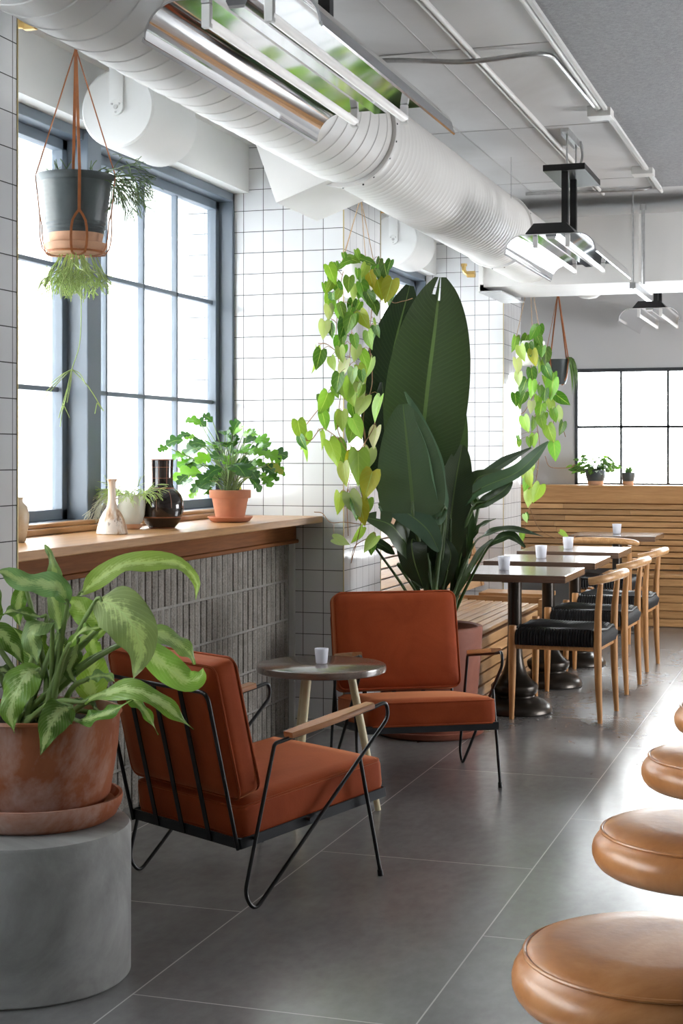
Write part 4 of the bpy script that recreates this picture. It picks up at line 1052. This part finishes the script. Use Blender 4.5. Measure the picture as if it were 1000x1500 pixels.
for s_ in strands:
    pts = spline([at(x, y, 7.60+R.uniform(-.03, .03)) for x, y in s_], 6*len(s_)); anch += pts; ms.tube(pts, .0021, 6)
L1 = [(235, 330, 150, 1), (215, 450, 120, 1), (200, 590, 110, 1), (245, 580, 110, 3), (205, 700, 120, 4), (320, 710, 150, 1), (160, 860, 140, 4), (225, 870, 120, 1), (340, 850, 160, 3), (395, 810, 150, 0), (300, 1010, 130, 0), (455, 980, 110, 1), (540, 770, 150, 5), (590, 960, 140, 1), (640, 830, 110, 1, .2, 1), (395, 430, 130, 0), (440, 510, 120, 4), (540, 500, 150, 0), (545, 300, 110, 2), (610, 390, 130, 5), (690, 480, 160, 5), (780, 490, 190, 5, -.3), (610, 590, 140, 3), (650, 660, 110, 3), (440, 200, 100, 0, 1.2), (520, 190, 110, 0, 1.4), (600, 220, 100, 6, 1.2), (680, 240, 100, 3), (745, 300, 120, 3), (365, 220, 90, 0, -1.2), (320, 260, 80, 0, -1),
      (550, 1160, 170, 1), (460, 1090, 130, 4), (340, 1240, 160, 4), (290, 1370, 150, 3), (430, 1300, 120, 4), (520, 1290, 150, 2), (490, 1370, 120, 4), (405, 1430, 170, 2), (90, 1150, 190, 2, 0, 1), (240, 1190, 110, 4), (320, 1100, 120, 2), (600, 1230, 160, 4, -.2, 1), (560, 340, 100, 3), (480, 330, 80, 0), (300, 480, 110, 3), (420, 640, 110, 3), (480, 650, 100, 0), (700, 350, 110, 3), (640, 300, 90, 0)]
L2 = [(415, 40, 100, 3), (510, 90, 160, 2), (600, 60, 110, 4), (305, 165, 150, 1), (305, 310, 120, 1), (105, 390, 140, 1), (150, 465, 120, 2), (145, 560, 130, 2, .4, 1), (290, 470, 120, 2, .2, .8), (450, 310, 130, 2), (540, 235, 110, 0), (570, 370, 150, 2), (605, 185, 150, 4), (735, 210, 170, 2, -.3, -.6), (530, 400, 140, 1), (385, 565, 170, 2), (430, 560, 150, 1), (470, 745, 150, 2), (500, 630, 110, 5), (585, 685, 220, 2), (660, 620, 150, 4), (710, 440, 140, 4, -.3), (665, 825, 190, 5), (425, 980, 140, 2), (550, 990, 170, 4), (610, 1055, 160, 5), (440, 1290, 110, 4, 1.3), (575, 1240, 130, 2, -.6, 1), (680, 1310, 130, 2, -.7)]
m = MB(); place_hearts(m, ms, L1, 7.49, 6.52, 6.52, 450, 350, anch); place_hearts(m, ms, L2, 7.55, 5.556, 5.556, 420, 560, anch)
foliage(m, o, 'leafheart'); foliage(ms, o, None, 'vine_stems')
# second vine, by the far pier
VC = at(776, 500, 11.55); VP2_ = Vector((VC.x, VC.y, 2.08))
o = thing('hanging_planter', 'far hanging pot of trailing heart-leaf vine beside the second tiled pier', 'hanging planter', VP2_)
pot_part(o, [(0, 0), (.085, 0), (.10, .015), (.112, .17), (.11, .18), (.10, .17), (0, .15)], 'potwhite', 40, (.1, .15))
m = MB()
for a in (200, 330, 90):
    d_ = Vector((math.cos(math.radians(a)), math.sin(math.radians(a)), 0)); m.tube([d_*.113+Vector((0, 0, .17)), d_*.03+Vector((0, 0, .55)), Vector((0, 0, .60)), Vector((0, 0, CEIL-2.08))], .0028, 6)
m.build('hanging_cord', 'jute', o)
ms = MB(); ms.mat('vine'); anch = []
for s_ in [[(775, 495), (780, 560), (786, 620), (790, 660), (782, 720), (775, 745)], [(790, 490), (800, 540), (812, 600), (805, 640)], [(770, 500), (760, 560), (762, 610)], [(798, 668), (806, 684), (834, 685), (842, 680)], [(776, 745), (792, 777), (828, 792), (845, 783)], [(775, 745), (768, 775), (765, 800)], [(790, 560), (770, 600), (760, 607)], [(800, 600), (820, 618), (828, 640)]]:
    pts = spline([at(x, y, 11.5+R.uniform(-.03, .03)) for x, y in s_], 6*len(s_)); anch += pts; ms.tube(pts, .003, 6)
L3 = [(215, 200, 85, 0), (100, 265, 90, 1), (250, 190, 80, 3), (190, 300, 80, 3), (140, 320, 90, 2), (215, 350, 95, 5), (255, 395, 90, 1), (290, 340, 100, 3), (115, 400, 90, 4), (120, 480, 80, 4), (205, 460, 90, 3), (300, 440, 90, 3), (205, 540, 100, 2), (150, 530, 110, 3), (325, 540, 120, 1), (390, 605, 95, 3, .9), (105, 605, 80, 3), (150, 600, 80, 3), (255, 680, 100, 0), (320, 650, 110, 2), (365, 700, 95, 4), (165, 755, 95, 2), (215, 755, 80, 6), (385, 780, 80, 3), (318, 815, 110, 1), (342, 920, 105, 1), (215, 855, 75, 1), (265, 745, 85, 1), (280, 580, 80, 3), (180, 1080, 110, 2), (235, 1175, 110, 2, -.4), (185, 1205, 100, 4), (165, 1330, 50, 4), (145, 1440, 50, 1), (125, 875, 45, 1), (190, 1040, 80, 2), (245, 240, 80, 0), (160, 250, 80, 0), (330, 480, 80, 0), (240, 620, 80, 1), (290, 500, 80, 1), (250, 300, 80, 0), (200, 650, 70, 4), (400, 1430, 60, 2, 1.0)]
m = MB(); place_hearts(m, ms, [(a_, b_, c_*.86, *z_) for a_, b_, c_, *z_ in L3], 11.42, 4.17, 4.17, 730, 440, anch)
foliage(m, o, 'leafheart'); foliage(ms, o, None, 'vine_stems')
# third small hanging planter
VC = at(817, 536, 12.45); V3 = Vector((VC.x, VC.y, 1.98))
o = thing('hanging_planter', 'small dark hanging pot in leather straps behind the far trailing vine', 'hanging planter', V3)
pot_part(o, [(0, 0), (.06, 0), (.07, .02), (.10, .19), (.104, .2), (.095, .2), (0, .18)], 'potgrey', 36)
m = MB()
for a in (200, 245, 330, 60):
    d_ = Vector((math.cos(math.radians(a)), math.sin(math.radians(a)), 0)); tn = Vector((-d_.y, d_.x, 0)); m.ribbon([d_*.05+Vector((0, 0, -.006)), d_*.09+Vector((0, 0, .06)), d_*.108+Vector((0, 0, .2)), Vector((0, 0, .75)), Vector((0, 0, CEIL-1.98))], .012, .003, tn)
m.build('leather_hanger', 'leatherstrap', o, smooth=False)
m = MB()
for k in range(16):
    a = R.uniform(-.9, .7); d_ = RT*math.cos(a)+FW*math.sin(a); p = V3+Vector((0, 0, .19))+d_*.07
    L_ = R.uniform(.12, .28); m.leaf([p, p+d_*.05+UP*.02, p+d_*.085-UP*L_*.5, p+d_*.09-UP*L_], .022, d_+UP*.2, (.09, .17, .04), prof_lance, fold=.2, nseg=8, across=2)
foliage(m, o, 'leafheart')
# lobed plant on the counter -------------------------------------------------
XPp = Vector((-2.735, 6.69, 1.0965))
o = thing('potted_philodendron', 'glossy lobed-leaf plant in an orange terracotta pot on the counter', 'potted plant', XPp)
pot_part(o, [(0, .018), (.066, .018), (.068, .022), (.085, .112), (.094, .112), (.097, .116), (.098, .148), (.095, .150), (.088, .148), (.086, .13), (0, .128)], 'terraclean', 48, (.085, .128))
m = MB(); m.lathe([(0, 0), (.08, 0), (.092, .006), (.106, .022), (.106, .026), (.099, .026), (.085, .012), (0, .012)], (0, 0, 0), 48); m.build('saucer', 'terraclean', o)
XL = [(300, 85, .25, 110), (400, 60, -.05, 80), (350, 95, .1, 90), (170, 225, -.5, 110), (90, 275, -.55, 70), (290, 290, -.3, 150), (200, 325, -.5, 90), (510, 160, .0, 120), (610, 150, .15, 110), (540, 240, .1, 120), (700, 215, .4, 110), (640, 300, .2, 160), (740, 300, .4, 120), (850, 330, .6, 120), (870, 410, .75, 110), (790, 250, .5, 110), (300, 420, -.35, 180), (380, 490, -.2, 130), (260, 510, -.4, 90), (400, 560, -.1, 90), (630, 430, .2, 200), (660, 380, .2, 120), (620, 570, .1, 110), (730, 520, .4, 110), (790, 480, .5, 100), (480, 340, 0, 130), (570, 330, .1, 140), (430, 250, -.1, 110), (330, 240, -.2, 110), (250, 380, -.4, 110), (720, 440, .4, 100), (820, 420, .5, 100), (370, 350, -.2, 120), (500, 240, 0, 100), (900, 440, .8, 80), (590, 210, .1, 90), (680, 170, .3, 80), (760, 380, .4, 100), (240, 180, -.4, 80), (320, 540, -.3, 80), (560, 400, .05, 110), (450, 430, -.05, 110)]
m = MB(); ms = MB(); d0 = 7.22
for (x, y, an, sz) in XL+[(x+R.uniform(-45, 45), y+R.uniform(-40, 45), an, sz) for (x, y, an, sz) in XL[8:]]:
    px, py = 220+x/4.762, 600+y/4.762; dd = d0+R.uniform(-.16, .12)
    c = at(px, py, dd); base = XPp+Vector((R.uniform(-.03, .03), R.uniform(-.03, .03), .13))
    out = (c-(XPp+Vector((0, 0, .22)))); out.z *= .5; out = (out.normalized()+Vector((0, 0, -.35))+Vector((R.uniform(-.3, .3), R.uniform(-.3, .3), R.uniform(-.2, .2)))).normalized()
    Ls = sz/4.762*dd/FPX*1.15; a = c-out*Ls*.5; e = c+out*Ls*.5-UP*Ls*.1
    tn_ = R.choice([(.07, .20, .03), (.12, .32, .03), (.20, .45, .04), (.05, .13, .04), (.06, .15, .05)])
    if (x, y) in ((620, 570), (870, 410)): tn_ = (.45, .46, .08)
    m.leaf([a, c+UP*Ls*.06, e], Ls*.85, cam_dir(R.uniform(-.5, .5), R.uniform(.5, 1.0), .8), tn_, prof_oval, fold=.12, nseg=36, across=4, lobes=3)
    ms.tube(spline([base, base.lerp(a, .5)+UP*.035, a], 8), .0021, 6)
foliage(m, o, 'leafxan'); foliage(ms, o, 'stemlight', 'stems')
# small grassy plant in celadon pot
CP = Vector((-2.875, 5.93, 1.0965))
o = thing('potted_mistletoe_cactus', 'wispy pencil cactus in a pale celadon pot between bell vase and black bottle vase', 'potted plant', CP)
pot_part(o, [(0, .015), (.030, .015), (.045, .03), (.055, .06), (.059, .10), (.058, .145), (.054, .145), (.054, .11), (0, .12)], 'celadon', 40, (.052, .128))
m = MB(); m.lathe([(0, 0), (.034, 0), (.045, .012), (.05, .022), (.046, .022), (.03, .01), (0, .01)], (0, 0, 0), 36); m.build('saucer', 'copper', o)
m = MB(); m.mat('rhip')
for k in range(56):
    a = R.uniform(0, 2*PI); d_ = Vector((math.cos(a), math.sin(a), 0)); sprig(m, CP+Vector((0, 0, .13))+d_*.03, d_+Vector((0, 0, .9)), R.uniform(.035, .06), .0014, 2, .6, .12)
m.mat('rhippale')
for k in range(8): sprig(m, CP+Vector((0, 0, .135)), -RT+Vector((0, 0, R.uniform(0, .5)))+FW*R.uniform(-.4, .1), R.uniform(.055, .08), .0015, 3, .6, .12)
m.build('foliage', None, o).location = -CP
# bell vase, speckled vase, black bottle vase
m = MB(); m.lathe([(0, 0), (.060, 0), (.063, .004), (.058, .03), (.048, .062), (.036, .085), (.022, .105), (.0165, .13), (.0145, .17), (.0150, .205), (.0215, .218), (.019, .219), (.012, .204), (.010, .19), (0, .19)], (0, 0, 0), 40)
q = tag(m.build('bell_vase', 'bell'), 'bell-shaped drip-glazed stoneware vase with narrow neck on the counter', 'vase'); q.location = (-2.765, 5.525, 1.0965)
m = MB(); m.lathe([(0, 0), (.026, 0), (.030, .004), (.041, .06), (.043, .10), (.036, .130), (.022, .143), (.020, .155), (.024, .162), (.021, .162), (.016, .15), (0, .14)], (0, 0, 0), 40)
q = tag(m.build('stoneware_vase', 'stone'), 'speckled tan stoneware vase at the left end of the counter by the pier', 'vase'); q.location = (-2.83, 4.90, 1.0965)
m = MB(); m.mat('blackglaze').lathe([(0, .004), (.058, .004), (.072, .02), (.086, .045)], (0, 0, 0), 56); m.mat('rustband').lathe([(.086, .045), (.088, .050)], (0, 0, 0), 56)
m.mat('blackglaze').lathe([(.088, .050), (.095, .085), (.093, .115), (.083, .142), (.068, .160), (.054, .170)], (0, 0, 0), 56); m.mat('rustband').lathe([(.054, .170), (.052, .174)], (0, 0, 0), 56)
m.mat('blackglaze').lathe([(.052, .174), (.048, .185), (.0475, .24), (.0495, .292)], (0, 0, 0), 56); m.mat('rustband').lathe([(.0495, .292), (.0495, .297), (.044, .297), (.042, .25), (0, .24)], (0, 0, 0), 56)
m.mat('rustband').lathe([(0, 0), (.055, 0), (.058, .004)], (0, 0, 0), 56)
m.mat('rustband')
for k in range(9):
    a = 2*PI*k/9; d_ = Vector((math.cos(a), math.sin(a), 0)); m.tube([d_*.0483+UP*.19, d_*.0485+UP*.24, d_*.0500+UP*.288], .0010, 4)
    m.tube([d_*.0955+UP*.088, d_*.0938+UP*.115, d_*.084+UP*.142, d_*.069+UP*.160], .0010, 4)
for z, r_ in ((.215, .0485), (.262, .0492)): m.tube([Vector((r_*math.cos(2*PI*k/40), r_*math.sin(2*PI*k/40), z)) for k in range(40)], .001, 4, closed=True)
q = tag(m.build('bottle_vase', None), 'black glazed bottle vase with wide neck and thin rust lines on the counter', 'vase'); q.location = (-2.79, 6.05, 1.0965)
# two small plants on the back ledge
for i, (px, r_, h_, lab_, nl, sp_) in enumerate(((872, .088, .13, 'bushy small-leaved plant in a dark pot on the back window ledge', 120, .2), (920, .060, .11, 'small succulent in a dark pot on the back window ledge', 26, .06))):
    d_ = 13.5/(CT+(px-500)/FPX*ST); c = at(px, 700, d_); c.z = 1.1435
    o = thing(['potted_trailing_plant', 'potted_succulent'][i], lab_, 'potted plant', c)
    m = MB(); m.mat('copper').lathe([(0, 0), (r_*.72, 0), (r_*.78, .01), (r_*.82, .035)], (0, 0, 0), 36); m.mat('potgrey').lathe([(r_*.82, .035), (r_*.98, .08), (r_, h_), (r_*.93, h_), (r_*.9, h_-.02), (0, h_-.02)], (0, 0, 0), 36); m.build('pot', None, o)
    m = MB(); ms = MB()
    for k in range(nl):
        a = R.uniform(0, 2*PI); e = R.uniform(-.25, 1.2); rr = R.uniform(.25, 1)*sp_; q = c+Vector((math.cos(a)*math.cos(e)*rr*1.15, math.sin(a)*math.cos(e)*rr*.8, h_+math.sin(e)*rr*.75))
        if i == 0: m.heart(q, Vector((math.cos(a), math.sin(a), R.uniform(-.8, .3))), cam_dir(R.uniform(-.5, .5), .7, .8), R.uniform(.035, .055), R.choice([(.07, .18, .03), (.16, .32, .05), (.05, .12, .03)]))
        else: m.leaf([c+UP*(h_-.01), c.lerp(q, .5)+UP*(h_*.5), q+UP*.03], .018, cam_dir(0, .6, .8), (.14, .26, .12), prof_lance, nseg=5, across=2)
        if i == 0: ms.tube([c+UP*(h_-.02), (c+q)/2+UP*.08, q], .0015, 4)
    foliage(m, o, 'leafheart')
    if i == 0: foliage(ms, o, 'stem', 'stems')
#==CAMERA==
cd = bpy.data.cameras.new('camera'); cam = bpy.data.objects.new('camera', cd); C.objects.link(cam); sc.camera = cam
cam.location = (0, 0, CAMH); cam.rotation_euler = (PI/2, 0, TH); cd.sensor_fit = 'VERTICAL'; cd.sensor_height = 36; cd.lens = FPX/1500*36
cd.shift_y = (HY-750)/1500*1.0; cd.shift_x = 0; cd.clip_end = 200
#==LIGHT==
w = bpy.data.worlds.new('sky'); sc.world = w; w.use_nodes = True; nt = w.node_tree; bg = nt.nodes['Background']
tc = N(nt, 'ShaderNodeTexCoord'); sx = N(nt, 'ShaderNodeSeparateXYZ'); nt.links.new(tc.outputs['Generated'], sx.inputs[0])
c_ = ramp(nt, sx.outputs[2], [(0, (.97, .98, 1.0)), (.5, (.93, .96, 1.0)), (1, (.80, .88, 1.0))]); nt.links.new(c_, bg.inputs[0]); bg.inputs[1].default_value = 9.0
def portal(name, loc, rot, sx_, sy_):
    ld = bpy.data.lights.new(name, 'AREA'); ld.shape = 'RECTANGLE'; ld.size = sx_; ld.size_y = sy_; ld.cycles.is_portal = True
    o = bpy.data.objects.new(name, ld); C.objects.link(o); o.location = loc; o.rotation_euler = rot; return o
portal('daylight_portal', (-3.22, 5.85, 1.94), (0, -PI/2, 0), 1.7, 3.3)
portal('daylight_portal', (-3.22, 9.76, 1.94), (0, -PI/2, 0), 1.7, 3.3)
portal('daylight_portal', (-.44, YB+.15, 1.655), (-PI/2, 0, 0), 3.7, 1.05)
portal('daylight_portal', (4.1, 9.2, 1.15), (0, PI/2, 0), 1.6, 2.9)
portal('daylight_portal', (-3.22, 1.85, 1.94), (0, -PI/2, 0), 1.7, 3.3)
vs = sc.view_settings; vs.view_transform = 'Standard'; vs.look = 'None'; vs.gamma = 1; vs.exposure = 1.15; vs.use_curve_mapping = False
sc.cycles.use_denoising = True; sc.cycles.max_bounces = 10; sc.cycles.diffuse_bounces = 5; sc.cycles.glossy_bounces = 5; sc.cycles.transparent_max_bounces = 12
sc.cycles.sample_clamp_indirect = 6
